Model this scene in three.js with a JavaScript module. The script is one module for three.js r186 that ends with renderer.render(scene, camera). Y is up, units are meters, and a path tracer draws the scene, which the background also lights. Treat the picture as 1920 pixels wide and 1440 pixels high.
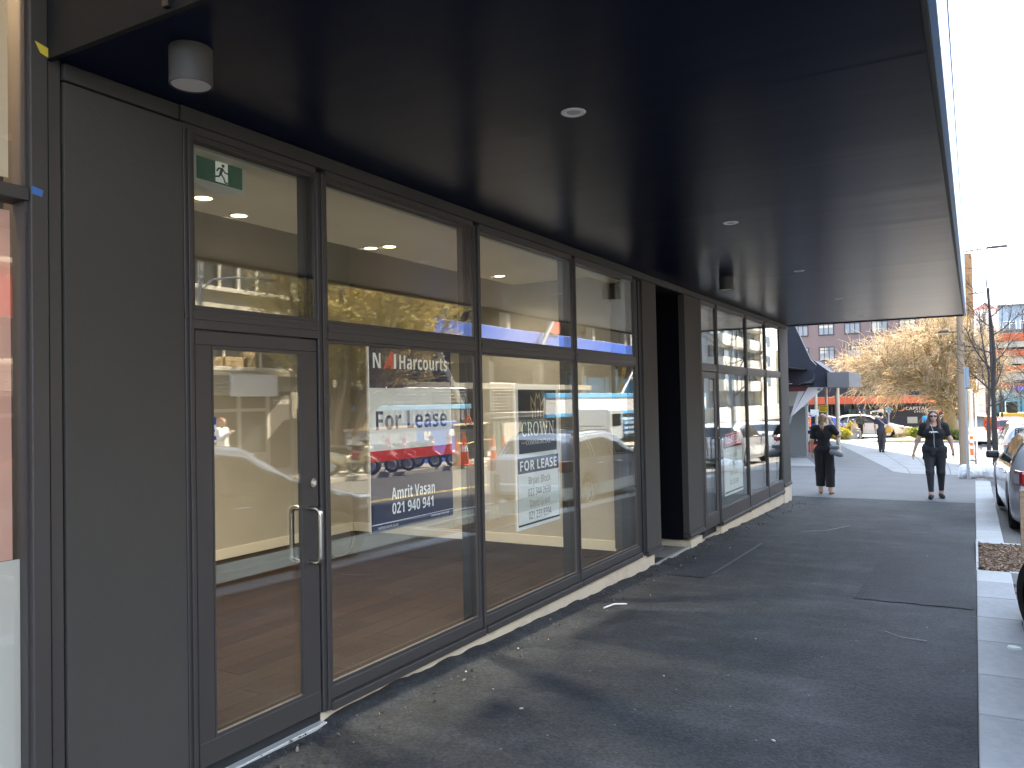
import * as THREE from 'three';
import { RoundedBoxGeometry } from 'three/addons/geometries/RoundedBoxGeometry.js';
import { mergeGeometries } from 'three/addons/utils/BufferGeometryUtils.js';

// ---------- camera, sky, sun, exposure ----------
const scene = new THREE.Scene();
const camera = new THREE.PerspectiveCamera(50.69, 4 / 3, 0.05, 4000);
camera.position.set(0, 1.7, 0);
camera.rotation.set(THREE.MathUtils.degToRad(1.313), THREE.MathUtils.degToRad(29.634), THREE.MathUtils.degToRad(-1.135), 'YXZ');
const renderer = new THREE.WebGLRenderer({ antialias: true });
renderer.toneMapping = THREE.LinearToneMapping;
renderer.toneMappingExposure = 8.6;
renderer.shadowMap.enabled = true;
const SKYK = 1.32;
const SUN = new THREE.Vector3(-0.2285, 0.616, -0.754).normalize();   // ahead and to the left: the street runs towards it
// a clear, slightly hazy spring sky: blue overhead, paler at the horizon, brightest round the sun
{ const W = 1024, H = 512, d = new Float32Array(W * H * 4), q = new THREE.Vector3();
  for (let j = 0; j < H; j++) for (let i = 0; i < W; i++) {
    const el = ((j + 0.5) / H - 0.5) * Math.PI, az = ((i + 0.5) / W - 0.5) * 2 * Math.PI; q.set(Math.cos(el) * Math.cos(az), Math.sin(el), Math.cos(el) * Math.sin(az));
    const h = Math.pow(Math.max(q.y, 0), 0.5), a = Math.acos(Math.min(1, q.dot(SUN))), g = 0.9 * Math.exp(-a / 0.16) + 0.22 * Math.exp(-a / 0.55), o = (j * W + i) * 4, k = q.y < 0 ? 0.35 : 1;
    d[o] = SKYK * k * ((1 - h) * 0.5 + h * 0.15 + g); d[o + 1] = SKYK * k * ((1 - h) * 0.56 + h * 0.215 + g * 0.97); d[o + 2] = SKYK * k * ((1 - h) * 0.64 + h * 0.325 + g * 0.9); d[o + 3] = 1;
  }
  const t = new THREE.DataTexture(d, W, H, THREE.RGBAFormat, THREE.FloatType); t.mapping = THREE.EquirectangularReflectionMapping; t.magFilter = THREE.LinearFilter; t.needsUpdate = true; scene.background = t; scene.environment = t; }
const sun = new THREE.DirectionalLight(0xffefd8, 5);
sun.position.copy(SUN).multiplyScalar(200); sun.castShadow = true; sun.name = 'sun';
Object.assign(sun.shadow.camera, { left: -120, right: 120, top: 120, bottom: -120, near: 1, far: 500 });
scene.add(sun);

// ---------- helpers ----------
function rng(seed) { let a = seed >>> 0; return () => { a = (a + 0x6D2B79F5) | 0; let t = Math.imul(a ^ (a >>> 15), 1 | a); t = (t + Math.imul(t ^ (t >>> 7), 61 | t)) ^ t; return ((t ^ (t >>> 14)) >>> 0) / 4294967296; }; }
const V = (x, y, z) => new THREE.Vector3(x, y, z);
const lerp = (a, b, t) => a + (b - a) * t, clamp = (x, a = 0, b = 1) => Math.min(b, Math.max(a, x));
const sstep = (a, b, x) => { const t = clamp((x - a) / (b - a)); return t * t * (3 - 2 * t); };
const gy = s => 0.10 - 0.021 * clamp(s, -12, 55);               // the street falls gently away from the camera
const names = {};
function numbered(n) { const k = names[n] = (names[n] ?? -1) + 1; return k ? `${n}_${String(k).padStart(3, '0')}` : n; }
function shade(o) { o.traverse(c => { if (c.isMesh) { c.castShadow = true; c.receiveShadow = true; } }); return o; }
function tag(o, label, category, group, kind) { o.userData = {}; if (label) o.userData.label = label; if (category) o.userData.category = category; if (group) o.userData.group = group; if (kind) o.userData.kind = kind; return o; }
function thing(name, label, category, base = [0, 0, 0], group) {  // base: x, y, s
  const o = new THREE.Group(); o.name = numbered(name); o.position.set(base[0], base[1], -base[2]); scene.add(o);
  tag(o, label, category, group); o.org = V(base[0], base[1], -base[2]); return o;
}
const merge = list => list.length === 1 ? list[0] : mergeGeometries(list.map(g => { const n = g.index ? g.toNonIndexed() : g; for (const k of Object.keys(n.attributes)) if (!['position', 'normal', 'uv'].includes(k)) n.deleteAttribute(k); return n; }));
function geo(g) { return Array.isArray(g) ? merge(g) : g; }
function part(parent, name, g, mat, kind) {          // geometry is given in the same axes as the thing's base
  const m = new THREE.Mesh(geo(g), mat); m.name = name; m.castShadow = m.receiveShadow = true;
  const org = parent.org; if (org && (org.x || org.y || org.z)) m.geometry.translate(-org.x, -org.y, -org.z);
  m.org = org; if (kind) m.userData.kind = kind; parent.add(m); return m;
}
function solo(name, g, mat, label, category, group, kind) {   // a thing that is one mesh, its origin moved to its base
  const G = geo(g); G.computeBoundingBox(); const b = G.boundingBox, c = V((b.min.x + b.max.x) / 2, b.min.y, (b.min.z + b.max.z) / 2);
  G.translate(-c.x, -c.y, -c.z); const m = new THREE.Mesh(G, mat); m.name = numbered(name); m.position.copy(c); m.castShadow = m.receiveShadow = true;
  m.org = c; tag(m, label, category, group, kind); scene.add(m); return m;
}
function struct(name, g, mat) { const m = new THREE.Mesh(geo(g), mat); m.name = numbered(name); m.castShadow = m.receiveShadow = true; m.userData.kind = 'structure'; m.org = V(0, 0, 0); scene.add(m); return m; }
function structGroup(name) { const o = new THREE.Group(); o.name = numbered(name); o.userData.kind = 'structure'; o.org = V(0, 0, 0); scene.add(o); return o; }
function place(o, x, y, s, turn = 0) { o.position.set(x, y, -s); o.rotation.y = turn; return o; }
function copyOf(o, label, category, group) { const c = o.clone(); c.name = numbered(o.name.replace(/_\d{3}$/, '')); scene.add(c); tag(c, label, category, group); return c; }
// uv in metres, by the face's direction
function muv(g, k = 1) {
  const n = g.index ? g.toNonIndexed() : g, p = n.attributes.position, N = n.attributes.normal, uv = new Float32Array(p.count * 2);
  for (let i = 0; i < p.count; i++) {
    const ax = Math.abs(N.getX(i)), ay = Math.abs(N.getY(i)), az = Math.abs(N.getZ(i)), x = p.getX(i), y = p.getY(i), z = p.getZ(i);
    const [u, v] = ay >= ax && ay >= az ? [x, z] : ax >= az ? [z, y] : [x, y];
    uv[2 * i] = u * k; uv[2 * i + 1] = v * k;
  }
  n.setAttribute('uv', new THREE.BufferAttribute(uv, 2)); return n;
}
function bx(x0, x1, y0, y1, s0, s1, b = 0) {          // box from its limits; b rounds its edges
  const w = x1 - x0, h = y1 - y0, d = s1 - s0;
  const g = b ? new RoundedBoxGeometry(w, h, d, 2, Math.min(b, w / 2.01, h / 2.01, d / 2.01)) : new THREE.BoxGeometry(w, h, d);
  g.translate((x0 + x1) / 2, (y0 + y1) / 2, -(s0 + s1) / 2); return muv(g);
}
function cyl(r0, r1, h, x, y, s, seg = 16) { const g = new THREE.CylinderGeometry(r1, r0, h, seg); g.translate(x, y + h / 2, -s); return g; }
function rod(a, b, r, seg = 8, r2 = r) {              // a, b: Vector3
  const d = b.clone().sub(a), L = d.length(), g = new THREE.CylinderGeometry(r2, r, L, seg);
  g.applyQuaternion(new THREE.Quaternion().setFromUnitVectors(V(0, 1, 0), d.normalize())); g.translate((a.x + b.x) / 2, (a.y + b.y) / 2, (a.z + b.z) / 2); return g;
}
const S3 = (x, y, s) => V(x, y, -s);
function tubeOf(pts, r, seg = 24, rs = 10) { return new THREE.TubeGeometry(new THREE.CatmullRomCurve3(pts, false, 'catmullrom', 0.2), seg, r, rs); }
function quad(a, b, c, d, uvs = [0, 0, 1, 0, 1, 1, 0, 1]) {      // a flat face a-b-c-d with uv 0..1
  const g = new THREE.BufferGeometry();
  g.setAttribute('position', new THREE.Float32BufferAttribute([...a, ...b, ...c, ...d], 3)); g.setAttribute('uv', new THREE.Float32BufferAttribute(uvs, 2));
  g.setIndex([0, 1, 2, 0, 2, 3]); g.computeVertexNormals(); return g;
}
function extr(pts, depth, bevel = 0) {                 // polygon in x-y, extruded along +z by depth
  const sh = new THREE.Shape(pts.map(p => new THREE.Vector2(p[0], p[1])));
  return new THREE.ExtrudeGeometry(sh, { depth, bevelEnabled: bevel > 0, bevelSize: bevel, bevelThickness: bevel, bevelSegments: 2, curveSegments: 12 });
}
// ---------- noise and textures ----------
function hash2(x, y, s) { let h = (x * 374761393 + y * 668265263 + s * 2147483647) | 0; h = Math.imul(h ^ (h >>> 13), 1274126177); return ((h ^ (h >>> 16)) >>> 0) / 4294967296; }
function vnoise(x, y, per, s) {
  const xi = Math.floor(x), yi = Math.floor(y), fx = x - xi, fy = y - yi, u = fx * fx * (3 - 2 * fx), v = fy * fy * (3 - 2 * fy);
  const w = n => ((n % per) + per) % per;
  return lerp(lerp(hash2(w(xi), w(yi), s), hash2(w(xi + 1), w(yi), s), u), lerp(hash2(w(xi), w(yi + 1), s), hash2(w(xi + 1), w(yi + 1), s), u), v);
}
function fbm(u, v, f, oct, s) { let a = 0, k = 0.5, t = 0; for (let i = 0; i < oct; i++) { a += k * vnoise(u * f, v * f, f, s + i * 17); t += k; k *= 0.5; f *= 2; } return a / t; }
function tex(n, fn, srgb, metres) {
  const d = new Uint8Array(n * n * 4);
  for (let j = 0; j < n; j++) for (let i = 0; i < n; i++) { const c = fn(i / n, j / n, i, j), o = (j * n + i) * 4; d[o] = clamp(c[0]) * 255; d[o + 1] = clamp(c[1] ?? c[0]) * 255; d[o + 2] = clamp(c[2] ?? c[0]) * 255; d[o + 3] = 255; }
  const t = new THREE.DataTexture(d, n, n); t.wrapS = t.wrapT = THREE.RepeatWrapping; t.magFilter = THREE.LinearFilter; t.minFilter = THREE.LinearMipmapLinearFilter; t.generateMipmaps = true;
  if (srgb) t.colorSpace = THREE.SRGBColorSpace; if (metres) t.repeat.set(1 / metres, 1 / metres); t.needsUpdate = true; return t;
}
const toS = c => c <= 0.0031308 ? c * 12.92 : 1.055 * Math.pow(c, 1 / 2.4) - 0.055;
const colorTex = (n, fn, m) => tex(n, (u, v, i, j) => fn(u, v, i, j).map(toS), true, m);
function canvasTex(w, h, draw) {
  const c = document.createElement('canvas'); c.width = w; c.height = h; const x = c.getContext('2d'); draw(x, w, h);
  const t = new THREE.CanvasTexture(c); t.colorSpace = THREE.SRGBColorSpace; t.magFilter = THREE.LinearFilter; return t;
}
const rgb = (r, g = r, b = r) => new THREE.Color().setRGB(r, g, b);
const std = (c, rough = 0.8, o = {}) => new THREE.MeshStandardMaterial({ color: Array.isArray(c) ? rgb(...c) : typeof c === 'number' ? rgb(c) : new THREE.Color(c), roughness: rough, ...o });
const phy = (c, rough = 0.5, o = {}) => new THREE.MeshPhysicalMaterial({ color: Array.isArray(c) ? rgb(...c) : rgb(c), roughness: rough, ...o });
// ---------- materials ----------
const R0 = rng(11);
const speck = [...Array(900)].map(() => [R0(), R0(), 0.0008 + R0() * 0.0016, R0()]);
const asphaltMap = colorTex(1024, (u, v, i, j) => {
  const big = fbm(u, v, 4, 4, 3), mid = fbm(u, v, 24, 3, 9), fine = hash2(i, j, 5), agg = vnoise(u * 256, v * 256, 256, 7);
  let k = 0.05 * (0.72 + 0.5 * big) * (0.86 + 0.28 * mid) * (0.72 + 0.56 * agg) * (0.8 + 0.4 * fine);
  if (fine > 0.9985) k = 0.16; return [k * 0.97, k, k * 1.06];
}, 3.1);
{ const d = asphaltMap.image.data; for (const [a, b, , c] of speck.slice(0, 60)) { const x = a * 1024 | 0, y = b * 1024 | 0, r = 1 + c * 2 | 0; for (let j = -r; j <= r; j++) for (let i = -r; i <= r; i++) if (i * i + j * j <= r * r) { const o = (((y + j) & 1023) * 1024 + ((x + i) & 1023)) * 4; const t = c > 0.6 ? 120 : 28; d[o] = t; d[o + 1] = t; d[o + 2] = t + 4; } } }
const asphaltBump = tex(512, (u, v, i, j) => [0.5 * vnoise(u * 128, v * 128, 128, 21) + 0.3 * hash2(i, j, 22) + 0.2 * vnoise(u * 32, v * 32, 32, 23)], false, 1.3);
const concreteMap = colorTex(512, (u, v, i, j) => { const k = (0.72 + 0.35 * fbm(u, v, 4, 5, 31)) * (0.9 + 0.2 * hash2(i, j, 32)) * (0.92 + 0.16 * fbm(u, v, 40, 2, 33)); return [k, k, k]; }, 1.7);
const fineBump = tex(512, (u, v, i, j) => [0.6 * fbm(u, v, 32, 4, 41) + 0.4 * hash2(i, j, 42)], false, 1.1);
const paintMap = colorTex(512, (u, v, i, j) => { let k = (0.86 + 0.2 * fbm(u, v, 3, 5, 51)) * (0.96 + 0.08 * hash2(i, j, 52)); return [k, k, k]; }, 1.3);
{ const d = paintMap.image.data, r = rng(58); for (let q = 0; q < 34; q++) { const x = r() * 512 | 0, y = r() * 512 | 0, w = r() * 2.2, t = 1.2 + 0.5 * r(); for (let j = -2; j <= 2; j++) for (let i = -2; i <= 2; i++) if (i * i * (0.4 + r()) + j * j < w) { const o = (((y + j) & 511) * 512 + ((x + i) & 511)) * 4; for (let c = 0; c < 3; c++) d[o + c] = Math.min(255, d[o + c] * t); } } }
const paintRough = tex(256, (u, v) => [0.35 + 0.4 * fbm(u, v, 6, 4, 61)], false, 0.9);
const scuffMap = colorTex(512, (u, v, i, j) => { let k = 0.95 + 0.08 * fbm(u, v, 5, 4, 71); if (hash2(i, j, 74) > 0.9996) k *= 3; return [k, k, k]; }, 0.8);
{ const d = scuffMap.image.data, r = rng(75); for (let q = 0; q < 26; q++) { let x = r() * 512, y = r() * 512; const a = (r() - 0.5) * 0.7, n = 8 + r() * 60, b = 0.5 + r(); for (let k = 0; k < n; k++) { const o = (((y | 0) & 511) * 512 + ((x | 0) & 511)) * 4; for (let c = 0; c < 3; c++) d[o + c] = Math.min(255, d[o + c] * (1 + b * Math.sin(k / n * 3.14))); x += Math.cos(a); y += Math.sin(a) + (r() - 0.5) * 0.3; } } }
const waveBump = tex(512, (u, v) => [0.6 * fbm(u, v, 3, 3, 81) + 0.4 * fbm(u, v, 9, 2, 83)], false, 2.6);
const streakBump = tex(512, (u, v) => [0.55 * vnoise(u * 2, v * 18, 18, 85) + 0.3 * vnoise(u * 4, v * 44, 44, 86) + 0.15 * fbm(u, v, 6, 2, 87)], false, 2.9);
const woodTex = seed => colorTex(256, (u, v, i, j) => { const g = vnoise(u * 5, v * 60, 60, seed) * 0.6 + vnoise(u * 16, v * 128, 128, seed + 1) * 0.4, k = 0.65 + 0.6 * g; return [k, k * 0.97, k * 0.93]; });
const M = {};
M.asphalt = phy(1, 0.85, { specularIntensity: 0.4, vertexColors: true, map: asphaltMap, bumpMap: asphaltBump, bumpScale: 0.004 });
M.road = std([1.25, 1.22, 1.12], 0.85, { map: asphaltMap, bumpMap: asphaltBump, bumpScale: 0.005 });
M.patch = phy([0.85, 0.86, 0.89], 0.82, { specularIntensity: 0.4, map: asphaltMap, bumpMap: asphaltBump, bumpScale: 0.004 });
M.kerb = std([0.36, 0.36, 0.365], 0.85, { map: concreteMap, bumpMap: fineBump, bumpScale: 0.003 });
M.kerb2 = std([0.44, 0.44, 0.43], 0.85, { map: concreteMap, bumpMap: fineBump, bumpScale: 0.003 });
M.paveDark = std([0.135, 0.132, 0.13], 0.85, { map: concreteMap, bumpMap: fineBump, bumpScale: 0.002 });
M.paveLight = std([0.3, 0.292, 0.285], 0.85, { map: concreteMap, bumpMap: fineBump, bumpScale: 0.002 });
M.concrete = std([0.42, 0.4, 0.36], 0.9, { map: concreteMap, bumpMap: fineBump, bumpScale: 0.003 });
M.cream = std([0.66, 0.56, 0.42], 0.9, { map: concreteMap, bumpMap: fineBump, bumpScale: 0.006 });
M.earth = std([0.12, 0.1, 0.075], 0.95, { map: concreteMap });
M.render = std([0.057, 0.053, 0.047], 0.78, { map: paintMap, bumpMap: fineBump, bumpScale: 0.0022 });
M.renderDk = std([0.043, 0.041, 0.039], 0.7, { map: paintMap, bumpMap: fineBump, bumpScale: 0.0016 });
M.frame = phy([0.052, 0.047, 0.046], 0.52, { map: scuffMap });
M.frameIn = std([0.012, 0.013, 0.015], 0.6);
M.soffit = phy([0.006, 0.0105, 0.03], 0.28, { bumpMap: streakBump, bumpScale: 0.0013, specularIntensity: 0.14 });
M.bulk = std([0.012, 0.012, 0.013], 0.6, { map: paintMap, bumpMap: fineBump, bumpScale: 0.001 });
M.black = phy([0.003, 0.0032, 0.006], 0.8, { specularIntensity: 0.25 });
M.fascia = phy([0.2, 0.34, 0.6], 0.4, { map: paintMap, metalness: 0.1 });
M.glass = phy(1, 0.0, { transmission: 1, thickness: 0, ior: 1.95, color: rgb(0.93, 0.96, 0.94) });
M.glassIn = phy(1, 0.0, { transmission: 1, thickness: 0, ior: 2.33, color: rgb(0.93, 0.96, 0.94) });
M.glassFar = phy([0.05, 0.06, 0.07], 0.08, { ior: 1.7 });
M.steel = phy([0.56, 0.54, 0.5], 0.26, { metalness: 1, bumpMap: fineBump, bumpScale: 0.0003 });
M.alu = phy([0.8, 0.8, 0.79], 0.4, { metalness: 0.5 });
M.galv = phy([0.4, 0.42, 0.44], 0.45, { metalness: 0.7, map: paintMap });
M.wallIn = std([0.45, 0.405, 0.325], 0.85, { map: paintMap, bumpMap: fineBump, bumpScale: 0.0006 });
M.ceilIn = std([0.84, 0.79, 0.68], 0.9, { map: paintMap });
M.skirt = std([0.68, 0.62, 0.5], 0.5);
M.frost = std([0.62, 0.66, 0.62], 0.9, { transparent: true, opacity: 0.3, side: THREE.DoubleSide });
M.white = std(0.78, 0.5); M.whitePl = phy(0.74, 0.4);
M.rubber = std(0.012, 0.85); M.blackPl = phy(0.012, 0.35); M.greyPl = phy(0.09, 0.5);
M.red = phy([0.55, 0.03, 0.03], 0.35); M.orange = phy([0.9, 0.16, 0.03], 0.5);
M.woods = [[0.045, 0.029, 0.02], [0.05, 0.032, 0.023], [0.041, 0.026, 0.019], [0.056, 0.037, 0.027]].map((c, k) => phy(c.map((q, i) => q * [0.46, 0.42, 0.38][i]), 0.65, { map: woodTex(100 + k * 7), specularIntensity: 0.2 }));
M.lampGlow = std(1, 0.5, { emissive: rgb(1, 0.78, 0.42), emissiveIntensity: 1.6 });
M.bark = std([0.28, 0.22, 0.14], 0.95, { map: concreteMap, bumpMap: fineBump, bumpScale: 0.01 });
M.barkDk = std([0.05, 0.045, 0.045], 0.95, { map: concreteMap });
M.skin = phy([0.5, 0.3, 0.21], 0.55, { sheen: 0.1 });
// ---------- ground, path, kerb, road ----------
function sheet(x0, x1, s0, s1, dy, nx, ns, bend) {
  const g = new THREE.PlaneGeometry(1, 1, nx, ns), p = g.attributes.position, uv = g.attributes.uv;
  for (let i = 0; i < p.count; i++) {
    const x = lerp(x0, x1, p.getX(i) + 0.5), s = lerp(s0, s1, p.getY(i) + 0.5);
    let y = gy(s) + dy; if (bend) y += bend(x, s);
    p.setXYZ(i, x, y, -s); uv.setXY(i, x, s);
  }
  g.computeVertexNormals(); return g;
}
struct('ground', sheet(-900, 900, -300, 1600, -0.19, 12, 400), std([0.2, 0.19, 0.17], 0.95, { map: concreteMap }));
const wob = (x, s) => fbm(((x * 0.37) % 1 + 1) % 1, ((s * 0.053) % 1 + 1) % 1, 16, 3, 301) - 0.5;
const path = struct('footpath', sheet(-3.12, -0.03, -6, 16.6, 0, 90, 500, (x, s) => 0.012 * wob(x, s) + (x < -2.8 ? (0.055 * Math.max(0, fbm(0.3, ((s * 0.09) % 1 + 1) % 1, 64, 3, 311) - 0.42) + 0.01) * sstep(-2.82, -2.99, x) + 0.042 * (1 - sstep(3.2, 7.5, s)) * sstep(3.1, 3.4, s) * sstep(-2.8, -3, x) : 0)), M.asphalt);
// repairs laid into the path
part(path, 'asphalt_patch', sheet(-0.95, -0.05, 7.6, 10.6, 0.006, 40, 110, (x, s) => 0.012 * wob(x, s)), M.patch);
part(path, 'asphalt_patch', sheet(-2.75, -2.35, 7.9, 10.4, 0.006, 16, 90, (x, s) => 0.012 * wob(x, s)), M.patch);
part(path, 'asphalt_seam', [bx(-2.36, -2.34, 0, 0.002, 0, 1)].map(() => sheet(-2.352, -2.322, 8.1, 10.3, 0.01, 2, 80, (x, s) => 0.012 * wob(x, s))), std([0.1, 0.1, 0.105], 0.9, { map: concreteMap }));
{ // older, worn and stained areas of the asphalt; a darker tone near the shop wall
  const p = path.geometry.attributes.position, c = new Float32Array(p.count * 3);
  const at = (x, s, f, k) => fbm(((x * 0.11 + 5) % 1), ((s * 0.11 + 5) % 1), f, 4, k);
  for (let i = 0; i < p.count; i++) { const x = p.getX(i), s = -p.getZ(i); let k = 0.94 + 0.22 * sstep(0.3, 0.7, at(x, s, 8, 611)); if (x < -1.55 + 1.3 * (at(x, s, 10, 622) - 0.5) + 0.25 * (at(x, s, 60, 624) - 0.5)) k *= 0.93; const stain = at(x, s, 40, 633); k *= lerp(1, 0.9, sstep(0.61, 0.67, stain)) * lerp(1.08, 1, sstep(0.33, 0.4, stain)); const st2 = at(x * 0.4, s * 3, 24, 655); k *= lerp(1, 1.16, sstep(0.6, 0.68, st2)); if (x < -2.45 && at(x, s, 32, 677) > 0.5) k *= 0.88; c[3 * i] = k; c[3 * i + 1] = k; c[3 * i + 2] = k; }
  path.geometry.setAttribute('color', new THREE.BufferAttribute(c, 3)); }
const paveA = struct('paving', sheet(-30, -0.03, 16.6, 52, 0.004, 10, 40), M.paveDark);
// lighter paved areas of the square ahead
const plz = (pts, dy) => { const sh = new THREE.Shape(pts.map(p => new THREE.Vector2(...p))), g = new THREE.ShapeGeometry(sh), p = g.attributes.position, uv = g.attributes.uv; for (let i = 0; i < p.count; i++) { const x = p.getX(i), s = p.getY(i); p.setXYZ(i, x, gy(s) + dy, -s); uv.setXY(i, x, s); } g.computeVertexNormals(); return g; };
// (separate cast slabs of pale concrete, in rows with open joints)
{ const edge = s => lerp(-1.98, -7.5, (s - 24.6) / 27.4); let s = 23.85; while (s < 51.9) { const e = Math.min(52, s + 2.4), a = Math.max(s, 24.6), x0 = edge(a), x1 = edge(Math.max(e, 24.61)); for (let k = 0; k < 4; k++) { const f = k / 4, g = (k + 1) / 4, q = (x, u) => lerp(-0.1, x, u), j = 0.012; part(paveA, 'slab', plz([[q(x0, f) - j, s + j], [q(x0, g) + j, s + j + (g === 1 && s < 24 ? 0.6 : 0)], [q(x1, g) + j, e - j], [q(x1, f) - j, e - j]], 0.012), M.paveLight); } s = e; } }
for (let k = 0; k < 3; k++) part(paveA, 'slab', plz([[-9 + k * 1.6, 26.2], [-9 + k * 1.6 + 1.58, 26.2], [-9 + k * 1.6 + 1.58 - (k === 2 ? 1.1 : 0), 31], [-9 + k * 1.6, 31]], 0.012), M.paveLight);
struct('square', sheet(-60, 60, 52, 69, 0.006, 4, 20), M.paveLight);
struct('road', sheet(0.28, 9.2, -14, 140, -0.115, 6, 90), M.road);
struct('far_footpath', sheet(9.2, 15, -14, 75, 0.0, 4, 60), std([0.42, 0.4, 0.34], 0.9, { map: concreteMap }));
struct('far_kerb', [...Array(30)].map((_, i) => bx(9.06, 9.22, gy(i * 3 - 14) - 0.2, gy(i * 3 - 12.5) + 0.012, i * 3 - 14, i * 3 - 11.02, 0.01)), M.concrete);
for (const x of [4.72, 4.86]) part(scene.getObjectByName('road'), 'road_marking', sheet(x, x + 0.07, -10, 60, -0.108, 1, 60), std([0.62, 0.5, 0.16], 0.8));
part(scene.getObjectByName('road'), 'road_marking', sheet(2.35, 2.43, -8, 24, -0.108, 1, 40), M.white);
// kerb of separate slabs
const kerb = structGroup('kerb');
{ const r = rng(5); let s = -3.2; while (s < 22) { let L = s < 9.5 ? 0.72 + 0.16 * r() : 1.05 + 0.2 * r(); if (s < 9.55 && s + L > 9.55) L = 9.55 - s; if (s >= 9.55 && s < 11.5) { s = 11.55; continue; }
  const g = bx(-0.028, 0.27 + 0.012 * r(), -0.16, 0.006, 0, L - 0.008, 0.012); g.rotateX(-Math.atan(0.021)); g.translate(0, gy(s), -s); part(kerb, 'slab', g, s > 8.3 && s < 9.6 || (s > 11.5 && s < 12.6) ? M.kerb2 : M.kerb); s += L; } }
struct('gutter', sheet(0.27, 0.75, -4, 22, -0.108, 2, 30), M.paveDark);
// planting pit with its concrete edging and bark chips
const pit = thing('planting_pit', 'bark mulched planting pit cut into the kerb beside the asphalt path', 'planting bed', [0.45, gy(10.5), 10.5]);
part(pit, 'edging', [bx(-0.03, -0.005, gy(10.5) - 0.14, gy(10.5) + 0.02, 9.55, 11.55, 0.006), bx(-0.03, 1.1, gy(11.6) - 0.14, gy(11.6) + 0.015, 11.5, 11.58, 0.008), bx(0.26, 1.1, gy(9.6) - 0.14, gy(9.6) + 0.012, 9.48, 9.56, 0.008), bx(1.02, 1.12, gy(10.5) - 0.14, gy(10.5) + 0.03, 9.5, 11.58, 0.01)], M.kerb2);
part(pit, 'soil', sheet(0, 1.04, 9.55, 11.52, -0.035, 10, 20, (x, s) => 0.05 * wob(x * 4, s * 8)), M.earth);
{ const r = rng(77), shape = new THREE.BoxGeometry(0.05, 0.008, 0.016), N = 5200, im = new THREE.InstancedMesh(shape, std([0.22, 0.15, 0.11], 0.95), N), m = new THREE.Matrix4(), q = new THREE.Quaternion(), e = new THREE.Euler();
  for (let i = 0; i < N; i++) { const s = 9.58 + r() * 1.9, x = 0.01 + r() * 1.0; e.set((r() - 0.5) * 0.9, r() * 6.28, (r() - 0.5) * 0.9); q.setFromEuler(e); const k = 0.4 + 1.1 * r(); m.compose(V(x - 0.45, gy(s) - 0.02 + 0.035 * r() - gy(10.5), -s + 10.5), q, V(k, 1, 0.6 + r())); im.setMatrixAt(i, m); const t = 0.35 + 1.1 * r(); im.setColorAt(i, rgb(t, t * (0.85 + 0.2 * r()), t * 0.85)); }
  im.name = 'bark_mulch'; im.userData.kind = 'stuff'; im.castShadow = im.receiveShadow = true; pit.add(im); }
// ---------- the shop building on the left ----------
const FX = -2.985, GX = -3.0, BK = -3.11;            // frame face, glass, frame back
const HEAD = 2.94, SOF = 3.035, TR0 = 2.055, TR1 = 2.145, SILL = 0.225, FB = 0.105;
const shop = thing('shop_building', 'dark grey shop building with a black canopy over the asphalt path', 'building', [-3, 0, 2]);
part(shop, 'upper_wall', bx(-14, -3.2, 4.3, 26.5, -34, 15.72), M.render);
part(shop, 'upper_wall', bx(-3.2, -3.02, SOF + 0.002, 4.3, 1.8, 15.72), M.render);
part(shop, 'foundation', [bx(-3.16, -3.0, -0.6, FB - 0.004, 3.2, 8.27, 0.004), bx(-3.4, -3.0, -0.6, -0.005, 9.55, 10.02, 0.006), bx(-3.4, -3.0, -0.6, -0.03, 10.9, 15.66, 0.006), bx(-3.4, -2.985, -0.6, 0.07, 15.0, 15.66, 0.006), bx(-3.4, -3.005, -0.6, 0.03, -6, 3.19), bx(-3.4, -3.02, -0.6, -0.09, 8.28, 10.9)], M.cream);
part(shop, 'inner_sill', [bx(-3.2, -3.165, 0.07, 0.12, 3.2, 7.86), bx(-3.165, -3.04, FB - 0.003, 0.13, 3.2, 7.86), bx(-3.2, -3.07, 0.0, 0.075, 1.9, 3.2), bx(-3.2, -3.07, -0.1, 0.06, 10.1, 15.0)], M.frameIn);
// piers
function pier(s0, s1, y0, trim) {
  const p = part(shop, 'pier', bx(-3.35, FX, y0, SOF - 0.075, s0, s1, 0.006), M.render);
  if (trim) part(p, 'trim', [bx(-3.34, FX + 0.02, y0 - 0.055, y0 - 0.024, s0 - 0.005, s1 + 0.005, 0.004), bx(-3.34, FX + 0.01, y0 - 0.022, y0 - 0.002, s0, s1, 0.003)], M.frame);
  return p;
}
pier(1.83, 2.368, -0.02); pier(8.03, 8.46, 0.13, true); pier(9.46, 10.07, 0.1, true); pier(15.02, 15.66, 0.15, true);
part(shop, 'head_flashing', [bx(-3.3, FX + 0.012, SOF - 0.072, SOF - 0.002, 2.35, 8.0, 0.004), bx(-3.3, FX + 0.004, SOF - 0.069, SOF - 0.003, 1.83, 2.346, 0.004), bx(-3.3, FX + 0.008, SOF - 0.072, SOF - 0.003, 8.004, 15.7, 0.004)], M.renderDk);
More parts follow.
